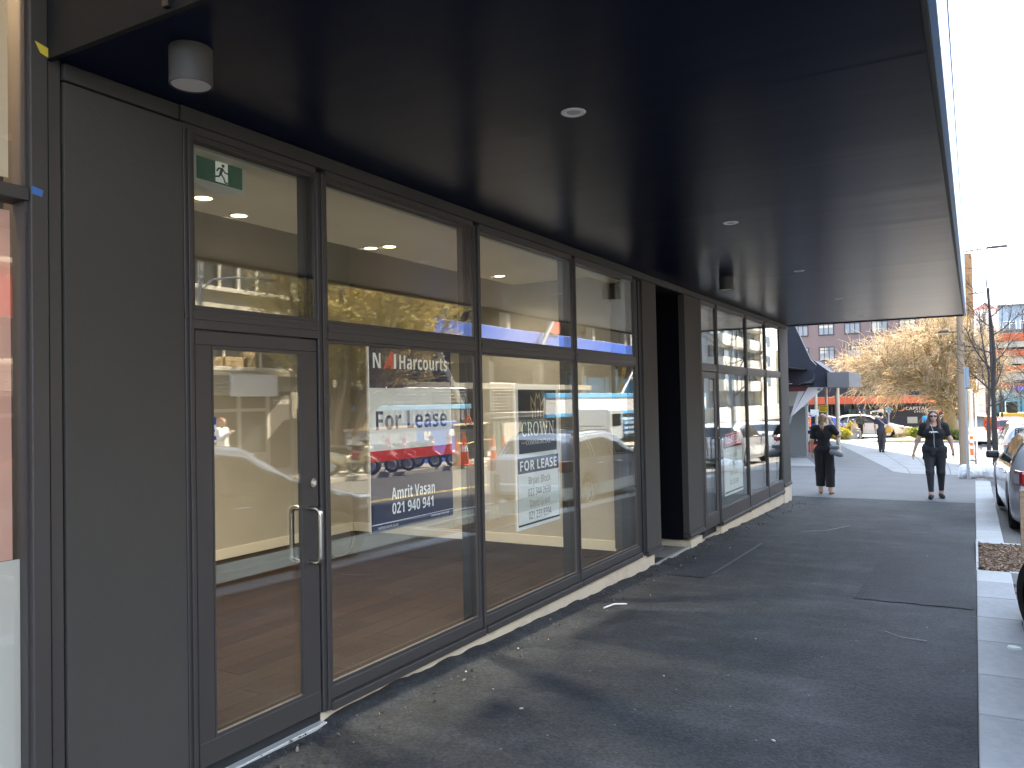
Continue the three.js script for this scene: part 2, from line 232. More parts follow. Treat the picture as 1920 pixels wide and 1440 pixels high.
// dark recess between the two shopfronts
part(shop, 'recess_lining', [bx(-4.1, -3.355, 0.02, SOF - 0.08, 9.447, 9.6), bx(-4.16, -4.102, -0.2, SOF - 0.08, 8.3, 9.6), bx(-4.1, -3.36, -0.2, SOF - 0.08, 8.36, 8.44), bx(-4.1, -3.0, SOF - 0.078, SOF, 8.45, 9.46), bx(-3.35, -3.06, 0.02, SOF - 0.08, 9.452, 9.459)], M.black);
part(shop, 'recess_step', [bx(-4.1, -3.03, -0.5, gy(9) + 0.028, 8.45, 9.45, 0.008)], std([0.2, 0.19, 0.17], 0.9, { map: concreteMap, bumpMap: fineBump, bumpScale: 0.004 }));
part(shop, 'step_edge', bx(-3.028, -2.985, -0.4, gy(9) + 0.034, 8.3, 9.46, 0.006), M.concrete);
// a window: frame members round one pane above and one below the transom
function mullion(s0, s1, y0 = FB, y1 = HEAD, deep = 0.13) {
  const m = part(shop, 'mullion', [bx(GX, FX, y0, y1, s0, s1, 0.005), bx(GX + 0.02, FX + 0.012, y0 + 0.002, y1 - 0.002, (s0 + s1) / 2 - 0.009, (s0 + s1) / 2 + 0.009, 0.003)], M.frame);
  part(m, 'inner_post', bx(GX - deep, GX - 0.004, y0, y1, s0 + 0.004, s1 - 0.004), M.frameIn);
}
function paneAt(parent, y0, y1, s0, s1) { return part(parent, 'pane', quad(S3(GX, y0, s0), S3(GX, y0, s1), S3(GX, y1, s1), S3(GX, y1, s0)), M.glass) && part(parent, 'inner_pane', quad(S3(GX - 0.034, y0, s0), S3(GX - 0.034, y0, s1), S3(GX - 0.034, y1, s1), S3(GX - 0.034, y1, s0)), M.glassIn); }
function beads(y0, y1, s0, s1) { const t = 0.016; return [bx(GX - 0.012, GX + 0.008, y0, y0 + t, s0, s1), bx(GX - 0.012, GX + 0.008, y1 - t, y1, s0, s1), bx(GX - 0.012, GX + 0.008, y0 + t, y1 - t, s0, s0 + t * 0.6), bx(GX - 0.012, GX + 0.008, y0 + t, y1 - t, s1 - t * 0.6, s1)]; }
function shopWindow(s0, s1, sill = true, base = FB) {
  const w = part(shop, 'window_frame', [...beads(SILL, TR0, s0, s1), ...beads(TR1, HEAD - 0.015, s0, s1),
    ...(sill ? [bx(GX - 0.02, FX + 0.004, base + 0.05, SILL, s0 - 0.02, s1 + 0.02, 0.006), bx(GX - 0.02, FX + 0.03, base, base + 0.048, s0 - 0.03, s1 + 0.03, 0.006)] : [])], M.frame);
  paneAt(w, SILL, TR0, s0, s1); paneAt(w, TR1, HEAD - 0.01, s0, s1);
  for (const e of [s0 + 0.09, s1 - 0.09]) part(w, 'drain_cap', bx(FX + 0.0005, FX + 0.0035, TR0 + 0.048, TR0 + 0.058, e - 0.011, e + 0.011, 0.001), M.black);
}
function rails(s0, s1) {
  part(shop, 'transom', [bx(GX - 0.05, FX + 0.001, TR0, TR1, s0, s1, 0.005), bx(FX - 0.002, FX + 0.006, TR0 + 0.042, TR0 + 0.068, s0, s1, 0.002)], M.frame);
  part(shop, 'head_rail', [bx(GX - 0.05, FX - 0.004, HEAD - 0.012, SOF - 0.07, s0, s1, 0.004)], M.frame);
}
rails(2.37, 3.2); rails(3.272, 4.75); rails(4.832, 6.34); rails(6.412, 7.79);
mullion(2.37, 2.42, 0.05); mullion(3.2, 3.27); mullion(4.752, 4.83); mullion(6.342, 6.41); mullion(7.79, 7.87);
part(shop, 'corner_channel', [bx(-3.2, -3.02, 0.08, HEAD, 7.872, 7.95), bx(-3.2, -3.0, 0.08, HEAD, 7.95, 8.025, 0.004)], M.frameIn);
shopWindow(3.272, 4.75); shopWindow(4.832, 6.34); shopWindow(6.412, 7.79);
{ const w = part(shop, 'window_frame', beads(TR1, HEAD - 0.015, 2.42, 3.2), M.frame); paneAt(w, TR1, HEAD - 0.01, 2.42, 3.2); for (const e of [2.5, 3.12]) part(w, 'drain_cap', bx(FX + 0.0005, FX + 0.0035, TR0 + 0.048, TR0 + 0.058, e - 0.011, e + 0.011, 0.001), M.black); }
// a glazed door leaf
function door(s0, s1, y0, y1, g0, g1, gb, gt, handleS, lock) {
  const d = part(shop, 'door', [bx(GX - 0.03, FX - 0.006, y0, gb, s0, s1, 0.005), bx(GX - 0.03, FX - 0.006, gt, y1, s0, s1, 0.005), bx(GX - 0.03, FX - 0.008, gb - 0.002, gt + 0.002, s0, g0, 0.004), bx(GX - 0.03, FX - 0.008, gb - 0.002, gt + 0.002, g1, s1, 0.004), ...beads(gb, gt, g0, g1)], M.frame);
  part(d, 'pane', quad(S3(GX, gb, g0), S3(GX, gb, g1), S3(GX, gt, g1), S3(GX, gt, g0)), M.glass); part(d, 'inner_pane', quad(S3(GX - 0.027, gb, g0), S3(GX - 0.027, gb, g1), S3(GX - 0.027, gt, g1), S3(GX - 0.027, gt, g0)), M.glassIn);
  for (const side of [1, -1]) {
    const x0 = side > 0 ? FX - 0.01 : GX - 0.03, xo = x0 + side * 0.075, z = handleS - (side > 0 ? 0 : 0.015);
    part(d, 'handle', tubeOf([S3(x0, 0.9, z), S3(xo - side * 0.02, 0.9, z), S3(xo, 0.925, z), S3(xo, 1.15, z), S3(xo - side * 0.02, 1.175, z), S3(x0, 1.175, z)], 0.0135, 48, 12), M.steel);
  }
  if (lock) { const g = new THREE.CylinderGeometry(0.021, 0.023, 0.012, 20); g.rotateZ(Math.PI / 2); g.translate(FX - 0.002, 1.305, -(handleS + 0.02)); const l = part(d, 'lock', g, M.steel); const k = new THREE.CylinderGeometry(0.011, 0.011, 0.006, 16); k.rotateZ(Math.PI / 2); k.translate(FX + 0.006, 1.305, -(handleS + 0.02)); part(shop.children.at(-1), 'keyhole', k, M.alu); }
  return d;
}
door(2.428, 3.192, 0.115, 2.05, 2.515, 3.08, 0.225, 1.985, 3.125, true);
part(shop, 'door_stop', [bx(GX - 0.05, GX - 0.012, 0.1, TR0, 2.42, 2.428), bx(GX - 0.05, GX - 0.012, 0.1, TR0, 3.192, 3.2), bx(GX - 0.05, GX - 0.012, 0.05, 0.115, 2.42, 3.2)], M.frameIn);
part(shop, 'threshold', [bx(GX - 0.06, FX + 0.018, 0.03, 0.062, 1.9, 3.205, 0.004)], M.alu);
// second shopfront: door and three windows
mullion(10.07, 10.12, 0.0, HEAD, 0.03); door(10.125, 10.81, 0.03, 2.05, 10.22, 10.7, 0.2, 1.98, 10.76, true); mullion(10.815, 10.89, 0.0, HEAD, 0.03);
{ const w = part(shop, 'window_frame', beads(TR1, HEAD - 0.015, 10.12, 10.815), M.frame); paneAt(w, TR1, HEAD - 0.01, 10.12, 10.815); }
rails(10.12, 10.815); rails(10.89, 12.44); rails(12.51, 13.74); rails(13.81, 14.92);
for (const [a, b] of [[12.44, 12.51], [13.74, 13.81], [14.92, 15.0]]) mullion(a, b, -0.03, HEAD, 0.03);
for (const [a, b] of [[10.89, 12.44], [12.51, 13.74], [13.81, 14.92]]) shopWindow(a, b, true, 0.0);
// neighbouring shopfront at the left edge: part of the same row
part(shop, 'mullion', [bx(-3.16, -2.975, -0.05, 4.2, 1.7, 1.765, 0.005), bx(-3.1, -2.99, -0.05, 4.2, 1.775, 1.822, 0.004), bx(-3.1, -2.985, 2.475, 2.525, 0.4, 1.7, 0.004), bx(-3.12, -2.99, -0.05, 0.12, 0.4, 1.7, 0.004)], M.frame);
{ const w = part(shop, 'window_frame', [bx(-3.06, -3.0, 0.12, 2.475, 1.692, 1.7), bx(-3.06, -3.0, 2.525, 4.2, 1.692, 1.7)], M.frame); part(w, 'pane', quad(S3(-3.04, 0.12, 0.3), S3(-3.04, 0.12, 1.692), S3(-3.04, 2.475, 1.692), S3(-3.04, 2.475, 0.3)), M.glass); part(w, 'pane', quad(S3(-3.04, 2.525, 0.3), S3(-3.04, 2.525, 1.692), S3(-3.04, 4.2, 1.692), S3(-3.04, 4.2, 0.3)), M.glass); }
part(shop, 'front_wall', [bx(-3.3, -2.99, -0.3, 4.3, -34, 0.3), bx(-9.6, -9.4, -0.5, 4.3, -1, 15.72), bx(-9.6, -3.3, -0.5, 4.3, 1.72, 1.82), bx(-9.6, -3.2, -0.5, 4.3, 15.66, 15.72), bx(-9.6, -3.0, 4.06, 4.3, -1, 15.7), bx(-3.3, -2.99, 4.2, 4.3, 0.3, 1.83)], M.render);
// canopy: soffit of separate sheets, front fascia, end face
const canopy = part(shop, 'canopy', [bx(-3.0, -0.1, SOF + 0.02, 4.02, 1.8, 15.7)], M.bulk);
{ const r = rng(9); let s = 1.79; for (let i = 0; s < 15.7; i++) { const e = Math.min(15.71, i === 0 ? 3.53 : s + 1.135), g = new THREE.PlaneGeometry(2.9, e - s - 0.0015, 24, 10), p = g.attributes.position, tilt = (r() - 0.5) * 0.0012, cup = (r() - 0.3) * 0.003;
  g.rotateX(Math.PI / 2); for (let k = 0; k < p.count; k++) { const t = p.getZ(k) / (e - s) * 2; p.setY(k, tilt * t + cup * (1 - t * t)); } g.computeVertexNormals(); g.translate(-1.552, SOF, -(s + e) / 2); part(canopy, 'soffit_sheet', muv(g), M.soffit); s = e; } }
part(canopy, 'fascia', [bx(-0.098, -0.07, SOF - 0.022, 3.98, 1.78, 8.6, 0.003), bx(-0.098, -0.07, SOF - 0.022, 3.98, 8.606, 15.72, 0.003), bx(-0.104, -0.062, 3.94, 4.03, 1.78, 15.72, 0.004)], M.fascia);
part(canopy, 'end_face', bx(-3.0, -0.1, SOF - 0.02, 4.03, 15.7, 15.73, 0.003), M.bulk); part(canopy, 'end_face', bx(-3.0, -0.1, SOF - 0.015, 4.6, 1.765, 1.79, 0.003), std([0.006, 0.006, 0.007], 0.75, { bumpMap: fineBump, bumpScale: 0.001 }));
part(canopy, 'edge_lip', bx(-0.118, -0.0985, SOF - 0.024, SOF + 0.001, 1.78, 15.72, 0.003), M.bulk);
part(shop, 'neighbour_canopy', [bx(-3.0, -0.1, 4.3, 4.9, -20, 1.76)], M.bulk);
part(canopy, 'conduit', [rod(S3(-2.285, 3.06, 1.755), S3(-2.285, 4.28, 1.755), 0.007), bx(-2.3, -2.27, 3.03, 3.06, 1.745, 1.765, 0.004)], M.blackPl);
solo('yellow_tape', quad(S3(-2.972, 3.07, 1.715), S3(-2.972, 3.032, 1.735), S3(-2.972, 3.022, 1.77), S3(-2.972, 3.058, 1.77)), new THREE.MeshStandardMaterial({ color: rgb(0.62, 0.5, 0.05), roughness: 0.7, side: THREE.DoubleSide }), 'torn scrap of yellow tape on the frame beside the canopy end', 'tape');
solo('blue_tape', quad(S3(-2.9745, 2.53, 1.702), S3(-2.9745, 2.5, 1.702), S3(-2.9745, 2.495, 1.74), S3(-2.9745, 2.52, 1.745)), new THREE.MeshStandardMaterial({ color: rgb(0.05, 0.16, 0.45), roughness: 0.7, side: THREE.DoubleSide }), 'scrap of blue tape where the left shopfront rail meets its post', 'tape');
// canopy lamps
function canLight(x, s, label) {
  const t = thing('canopy_lamp', label, 'lamp', [x, SOF, s], 'cylinder lamps under the canopy'), r = 0.077, h = 0.14, pts = [[r - 0.002, 0], [r, -0.003], [r, -h + 0.002], [r - 0.003, -h], [r - 0.006, -h + 0.001]].map(p => new THREE.Vector2(...p));
  const g = new THREE.LatheGeometry(pts, 40); g.translate(x, SOF, -s); part(t, 'housing', g, phy([0.07, 0.068, 0.066], 0.6, { map: paintMap }));
  const c = new THREE.CylinderGeometry(r - 0.007, r - 0.007, 0.008, 36); c.translate(x, SOF - h + 0.008, -s); part(t, 'diffuser', c, std([0.62, 0.6, 0.57], 0.8)); return t;
}
canLight(-2.485, 2.01, 'grey cylinder lamp under the canopy near its left end'); canLight(-2.334, 8.93, 'dark cylinder lamp under the canopy above the shop recess');
[3.384, 6.176, 8.959, 11.84, 14.6].forEach((s, i) => {
  const t = thing('recessed_light', ['nearest and largest round recessed light in the black soffit', 'second round recessed light along the black soffit', 'third round recessed light along the black soffit', 'fourth round recessed light along the black soffit', 'farthest round recessed light near the far soffit edge'][i], 'downlight', [-1.57, SOF, s], 'recessed lights in the soffit');
  const g = new THREE.LatheGeometry([[0.028, 0.004], [0.036, -0.003], [0.052, -0.005], [0.058, -0.001], [0.058, 0.004]].map(p => new THREE.Vector2(...p)), 32); g.translate(-1.57, SOF, -s); part(t, 'trim_ring', g, M.white);
  const c = new THREE.CylinderGeometry(0.03, 0.03, 0.004, 24); c.translate(-1.57, SOF + 0.001, -s); part(t, 'lens', c, phy(0.5, 0.2));
});
// ---------- inside the shop ----------
const floorIn = structGroup('shop_floor');
part(floorIn, 'subfloor', bx(-9.4, -3.165, -0.4, 0.066, 1.82, 8.4), std([0.05, 0.03, 0.02], 0.9));
{ const r = rng(31), L = 1.25, W = 0.185, pl = [0, 1, 2].map(k => new RoundedBoxGeometry(W - 0.0018, 0.014, L - 0.002, 1, 0.001)); pl.forEach((g, k) => { const uv = g.attributes.uv; for (let i = 0; i < uv.count; i++) { const u = uv.getX(i), v = uv.getY(i); uv.setXY(i, v * 0.9 + k * 0.31, u * 0.16 + k * 0.37); } });
  for (let row = 0; row < 30; row++) for (let c = 0; c < 7; c++) { const x = -3.27 - row * W; let a = 1.88 + (c - (row * 0.43 % 1)) * L, b = a + L; a = Math.max(a, 1.88); b = Math.min(b, x < -7.1 ? 5.6 : 8.15); if (b - a < 0.08) continue; const m = new THREE.Mesh(pl[r() * 3 | 0], M.woods[r() * 4 | 0]); m.name = 'plank'; m.position.set(x, 0.073 + 0.0006 * r(), -(a + b) / 2); m.scale.z = (b - a) / L; m.receiveShadow = m.castShadow = true; floorIn.add(m); } }
const inner = (n, g, m) => { const w = struct(n, g, m); return w; };
const wallB = inner('shop_wall', [bx(-9.4, -7.06, 0.07, 3.86, 5.62, 8.2), bx(-7.06, -3.16, 0.07, 3.86, 8.16, 8.26), bx(-9.4, -3.36, 0.07, 3.86, 1.83, 1.87)], M.wallIn);
part(wallB, 'skirting', [bx(-7.06, -7.042, 0.08, 0.19, 5.6, 8.14, 0.004), bx(-7.04, -3.18, 0.08, 0.19, 8.142, 8.16, 0.004), bx(-9.3, -7.06, 0.08, 0.19, 5.602, 5.62, 0.004)], M.skirt);
inner('shop_ceiling', [bx(-9.4, -3.16, 3.82, 4.05, 1.83, 8.16), bx(-4.6, -3.2, 3.06, 3.16, 1.84, 8.158)], M.ceilIn);
inner('front_bulkhead', [bx(-3.34, -3.2, 2.95, 4.05, 1.84, 8.1)], M.ceilIn);
for (const [i, q] of [[0, [-4.27, 3.54, 3.06]], [1, [-4.46, 4.0, 3.06]], [2, [-4.48, 5.46, 3.06]], [3, [-4.31, 5.5, 3.06]], [4, [-4.37, 7.46, 3.06]]]) {
  const [x, s, y] = q, t = thing('ceiling_light', ['lit warm round ceiling light just below the green exit sign', 'lit warm round ceiling light right of the exit sign', 'left one of two lit ceiling lights close together', 'right one of two lit ceiling lights close together', 'lit round ceiling light above the poster with the crown'][i], 'downlight', [x, y, s], 'ceiling lights inside the shop');
  const g = new THREE.LatheGeometry([[0.05, 0.0], [0.056, -0.008], [0.066, -0.008], [0.068, 0]].map(p => new THREE.Vector2(...p)), 28); g.translate(x, y, -s); part(t, 'trim_ring', g, M.white);
  const c = new THREE.CylinderGeometry(0.053, 0.053, 0.006, 28); c.translate(x, y - 0.004, -s); part(t, 'lamp_lens', c, M.lampGlow);
  const L = new THREE.SpotLight(0xffeedb, i === 4 ? 1.4 : 4.1, 9, 1.35, 1, 2); L.position.set(0, -0.03, 0); L.target.position.set(0, -3, 0); L.castShadow = true; L.shadow.radius = 3.5; L.name = 'ceiling_light_beam'; t.add(L); t.add(L.target);
}
// second shop, dark inside
inner('second_shop_wall', [bx(-8.2, -8.1, -0.1, 3.4, 9.6, 15.6), bx(-8.1, -4.2, -0.1, 3.4, 9.605, 9.68), bx(-8.1, -3.2, -0.1, 3.4, 15.55, 15.65), bx(-5.1, -5.0, -0.1, 3.4, 11.2, 12.9)], M.wallIn);
inner('second_shop_floor', bx(-8.2, -3.15, -0.3, -0.02, 9.6, 15.6), M.paveDark);
inner('second_shop_ceiling', bx(-8.2, -3.2, 3.2, 3.4, 9.6, 15.6), M.ceilIn);
inner('left_shop_wall', [bx(-3.9, -3.84, -0.1, 4.05, 1.2, 1.72), bx(-5.0, -3.3, -0.1, 4.05, 0.0, 0.06)], std([0.3, 0.22, 0.16], 0.9, { map: paintMap }));
{ const t = thing('ceiling_light', 'unseen lit ceiling panel added inside the shop at the left edge', 'ceiling light', [-3.6, 3.95, 0.9]); part(t, 'added_light_panel', bx(-3.75, -3.45, 3.95, 3.98, 0.4, 1.4), M.lampGlow); part(t, 'frame', [bx(-3.77, -3.751, 3.94, 3.99, 0.38, 1.42), bx(-3.449, -3.43, 3.94, 3.99, 0.38, 1.42)], M.white); const L = new THREE.PointLight(0xffdcb0, 1.4, 0, 2); L.position.set(0, -0.1, 0); L.castShadow = true; L.shadow.radius = 8; L.name = 'added_panel_light'; t.add(L); }  // unseen panel and light, added to brighten the pink sheet from behind
// frosted band and films on the glass
const film = (n, y0, y1, s0, s1, label, grp) => solo(n, quad(S3(GX - 0.018, y0, s0), S3(GX - 0.018, y0, s1), S3(GX - 0.018, y1, s1), S3(GX - 0.018, y1, s0)), M.frost, label, 'glass film', grp);
film('frosted_band', 0.9, 0.985, 2.52, 3.075, 'pale frosted safety band across the glass of the near door');
film('frosted_band', 0.88, 0.975, 3.285, 4.74, 'pale frosted safety band across the window behind the navy lease poster');
film('frosted_band', 0.865, 0.965, 4.845, 6.33, 'pale frosted safety band across the window with the crown poster');
film('frosted_band', 0.84, 0.945, 6.425, 7.78, 'pale frosted safety band across the last window before the recess');
solo('frosted_film', quad(S3(-3.044, 0.12, 0.32), S3(-3.044, 0.12, 1.69), S3(-3.044, 1.165, 1.69), S3(-3.044, 1.165, 0.32)), phy([0.85, 0.84, 0.82], 0.95, { transmission: 0.4, thickness: 0 }), 'white frosted film over the lower glass at the left edge', 'glass film');
solo('window_poster', quad(S3(-3.05, 1.166, 0.32), S3(-3.05, 1.166, 1.668), S3(-3.05, 2.44, 1.664), S3(-3.05, 2.44, 0.32)), phy([0.85, 0.5, 0.42], 0.9, { transmission: 0.3, thickness: 0 }), 'salmon pink sheet inside the window at the left edge', 'poster');
solo('window_blind', quad(S3(-3.05, 2.56, 0.32), S3(-3.05, 2.56, 1.66), S3(-3.05, 4.1, 1.66), S3(-3.05, 4.1, 0.32)), phy([0.7, 0.6, 0.47], 0.9, { transmission: 0.1, thickness: 0 }), 'cream sheet inside the upper window at the left edge', 'blind');
// ---------- posters and signs on the shop glass ----------
function board(name, tx, s0, s1, y0, y1, x, label, cat, edge = M.white, th = 0.006) {
  const t = thing(name, label, cat, [x, y0, (s0 + s1) / 2]);
  part(t, 'backing', bx(x - th, x - 0.0006, y0, y1, s0, s1), edge);
  part(t, 'print', quad(S3(x, y0, s0), S3(x, y0, s1), S3(x, y1, s1), S3(x, y1, s0)), phy(1, 0.45, { map: tx })); return t;
}
const fit = (c, s, x, y, w, font, align = 'left') => { c.font = font; const m = c.measureText(s).width; c.save(); c.translate(x, y); c.scale(w / m, 1); c.textAlign = 'left'; c.fillText(s, 0, 0); c.restore(); };
const naiTex = canvasTex(840, 1088, (c, w, h) => {
  const Y = y => (2.05 - y) * 1000, X = s => (s - 3.65) * 1000;
  c.fillStyle = '#f3f3ef'; c.fillRect(0, 0, w, h); c.fillStyle = '#232a4c'; c.fillRect(0, 0, w, Y(1.801)); c.fillRect(0, Y(1.369), w, h);
  c.fillStyle = '#c8323a'; c.fillRect(0, Y(1.433), w, Y(1.369) - Y(1.433));
  c.fillStyle = '#ffffff'; fit(c, 'N', X(3.675), Y(1.917), 92, 'bold 124px sans-serif');
  c.fillStyle = '#d5333b'; c.beginPath(); c.moveTo(X(3.775), Y(1.913)); c.lineTo(X(3.85), Y(2.018)); c.lineTo(X(3.872), Y(2.018)); c.lineTo(X(3.872), Y(1.913)); c.lineTo(X(3.846), Y(1.913)); c.lineTo(X(3.846), Y(1.934)); c.lineTo(X(3.815), Y(1.934)); c.lineTo(X(3.8), Y(1.913)); c.fill();
  c.fillStyle = '#ffffff'; c.fillRect(X(3.88), Y(2.006), 24, 89); fit(c, 'Harcourts', X(3.925), Y(1.917), 530, 'bold 118px sans-serif');
  c.fillStyle = '#2b3152'; fit(c, 'For Lease', X(3.69), Y(1.556), 750, 'bold 150px sans-serif');
  c.fillStyle = '#ffffff'; fit(c, 'Amrit Vasan', X(3.84), Y(1.135), 450, 'bold 98px sans-serif'); fit(c, '021 940 941', X(3.842), Y(1.05), 436, 'bold 92px sans-serif');
  c.fillRect(0, Y(1.008), w, 3); fit(c, 'naiharcourts.co.nz', 60, Y(0.977), 190, '24px sans-serif'); fit(c, 'Licensed Agent REAA 2008', 590, Y(0.985), 200, '18px sans-serif');
});
board('lease_poster', naiTex, 3.65, 4.49, 0.962, 2.05, GX - 0.022, 'navy and white lease poster with a red stripe inside the window', 'poster');
const crown = (c, x, y, k) => { c.lineWidth = 13; c.strokeStyle = '#b9a468'; c.beginPath(); const P = [[-120, 60], [-120, -70], [-60, 0], [-25, -95], [0, -60], [25, -95], [60, 0], [120, -70], [120, 60]]; P.forEach((p, i) => i ? c.lineTo(x + p[0] * k, y + p[1] * k) : c.moveTo(x + p[0] * k, y + p[1] * k)); c.stroke(); for (let i = -2; i <= 2; i++) { c.beginPath(); c.moveTo(x + i * 48 * k, y + 110 * k); c.lineTo(x + i * 48 * k, y + (Math.abs(i) === 1 ? -20 : 25) * k); c.stroke(); } };
const crownTex = canvasTex(725, 1115, (c, w, h) => {
  c.fillStyle = '#f1f2ee'; c.fillRect(0, 0, w, h); c.fillStyle = '#14151b'; c.fillRect(40, 42, w - 80, 494); c.fillRect(14, 570, w - 28, 118);
  crown(c, w / 2, 165, 0.95); c.fillStyle = '#f4f2e8'; fit(c, 'CROWN', 80, 402, 565, '150px serif'); fit(c, 'COMMERCIAL', 150, 470, 425, '46px serif'); c.fillStyle = '#b9a468'; c.fillRect(80, 450, 60, 8); c.fillRect(585, 450, 60, 8);
  c.fillStyle = '#ffffff'; fit(c, 'FOR LEASE', 40, 668, 640, 'bold 105px sans-serif');
  c.fillStyle = '#8a5a48'; fit(c, 'Bryan Block', 180, 778, 375, '78px sans-serif'); fit(c, 'David Grant', 192, 958, 352, '78px sans-serif');
  c.fillStyle = '#1c1d22'; fit(c, '022 344 2630', 170, 872, 390, '82px sans-serif'); fit(c, '021 233 8394', 176, 1050, 386, '82px sans-serif');
  c.fillRect(14, 1076, w - 28, 14); c.fillRect(w - 18, 700, 5, 385); c.fillRect(12, 690, 4, 395);
});
board('lease_poster', crownTex, 5.36, 6.085, 0.725, 1.84, GX - 0.022, 'black and white lease poster with a gold crown inside the window', 'poster');
const leasedTex = canvasTex(600, 420, (c, w, h) => { c.fillStyle = '#dfe6de'; c.fillRect(0, 0, w, h); c.fillStyle = '#a58a62'; fit(c, 'Bryan Block', 170, 90, 270, '60px sans-serif'); fit(c, 'David Grant', 170, 250, 260, '60px sans-serif'); c.fillStyle = '#2a2c30'; fit(c, '022 344 2630', 165, 168, 280, '58px sans-serif'); fit(c, '021 233 8394', 165, 332, 280, '58px sans-serif'); c.fillStyle = '#17181c'; c.fillRect(16, 386, w - 30, 14); });
board('lease_poster', leasedTex, 11.2, 12.22, 0.34, 1.0, GX - 0.022, 'pale green and white lease notice in the farther shop window', 'poster');
const redTex = canvasTex(512, 128, (c, w, h) => { c.fillStyle = '#d2444a'; c.fillRect(0, 0, w, h); c.strokeStyle = '#f3d9d6'; c.lineWidth = 7; c.strokeRect(9, 9, w - 18, h - 18); c.fillStyle = '#f7ece8'; fit(c, 'LEASED', 40, 104, w - 80, 'bold 108px sans-serif'); });
{ const t = thing('leased_sticker', 'red leased sticker above the pale lease notice in the farther window', 'sticker', [GX - 0.02, 1.02, 11.7]); part(t, 'print', quad(S3(GX - 0.02, 1.02, 11.26), S3(GX - 0.02, 1.045, 12.09), S3(GX - 0.02, 1.225, 12.08), S3(GX - 0.02, 1.2, 11.27)), phy(1, 0.5, { map: redTex })); part(t, 'backing', quad(S3(GX - 0.0205, 1.02, 11.26), S3(GX - 0.0205, 1.2, 11.27), S3(GX - 0.0205, 1.225, 12.08), S3(GX - 0.0205, 1.045, 12.09)), M.white); }
// exit sign hanging inside the door head
{ const t = thing('exit_sign', 'green running man exit sign hanging inside above the door', 'exit sign', [-3.3, 2.78, 2.83]);
  const et = canvasTex(512, 256, (c, w, h) => { c.fillStyle = '#0c4a33'; c.fillRect(0, 0, w, h); c.fillStyle = '#eef0ea'; c.fillRect(205, 18, 140, 220); c.strokeStyle = '#0d2a20'; c.fillStyle = '#0d2a20'; c.lineCap = 'round'; c.lineJoin = 'round';
    c.beginPath(); c.arc(292, 55, 18, 0, 7); c.fill(); c.lineWidth = 30; c.beginPath(); c.moveTo(280, 92); c.lineTo(262, 145); c.stroke(); c.lineWidth = 17;
    for (const P of [[[282, 86], [240, 92], [222, 122]], [[288, 92], [312, 122], [350, 128]], [[268, 148], [240, 178], [204, 186]], [[268, 148], [298, 182], [312, 226], [336, 228]]]) { c.beginPath(); P.forEach((p, i) => i ? c.lineTo(...p) : c.moveTo(...p)); c.stroke(); } });
  const sh = new THREE.Shape(); sh.moveTo(0, 0.035); sh.lineTo(0, 0.19); sh.lineTo(0.34, 0.19); sh.lineTo(0.34, 0.035); sh.quadraticCurveTo(0.17, -0.03, 0, 0.035);
  const g = new THREE.ExtrudeGeometry(sh, { depth: 0.05, bevelEnabled: true, bevelSize: 0.006, bevelThickness: 0.006, bevelSegments: 2, curveSegments: 20 }); g.rotateY(Math.PI / 2); g.translate(-3.352, 2.795, -2.658); part(t, 'housing', g, M.whitePl);
  part(t, 'print', quad(S3(-3.294, 2.838, 2.69), S3(-3.294, 2.838, 2.978), S3(-3.294, 2.962, 2.978), S3(-3.294, 2.962, 2.69)), phy(1, 0.35, { map: et, emissive: rgb(0.035), emissiveMap: et }));
  part(t, 'bracket', [bx(-3.345, -3.305, 2.988, 3.06, 2.67, 2.98, 0.004)], phy([0.5, 0.5, 0.48], 0.5)); }
const noteTex = canvasTex(64, 128, (c, w, h) => { c.fillStyle = '#e8eef6'; c.fillRect(0, 0, w, h); c.fillStyle = '#2c49b4'; c.fillRect(0, 0, w, 38); c.fillRect(4, 62, 50, 12); c.fillRect(0, 96, w, 20); });
board('door_notice', noteTex, 2.518, 2.56, 1.545, 1.66, GX - 0.02, 'small blue and white notice at the hinge side of the near door', 'notice');
board('door_notice', noteTex, 2.518, 2.548, 1.49, 1.535, GX - 0.02, 'tiny blue and white notice below the other on the near door', 'notice');
solo('card_reader', bx(GX - 0.05, GX - 0.018, 1.415, 1.478, 2.518, 2.546, 0.004), M.blackPl, 'small black card reader at the hinge side of the near door', 'card reader');
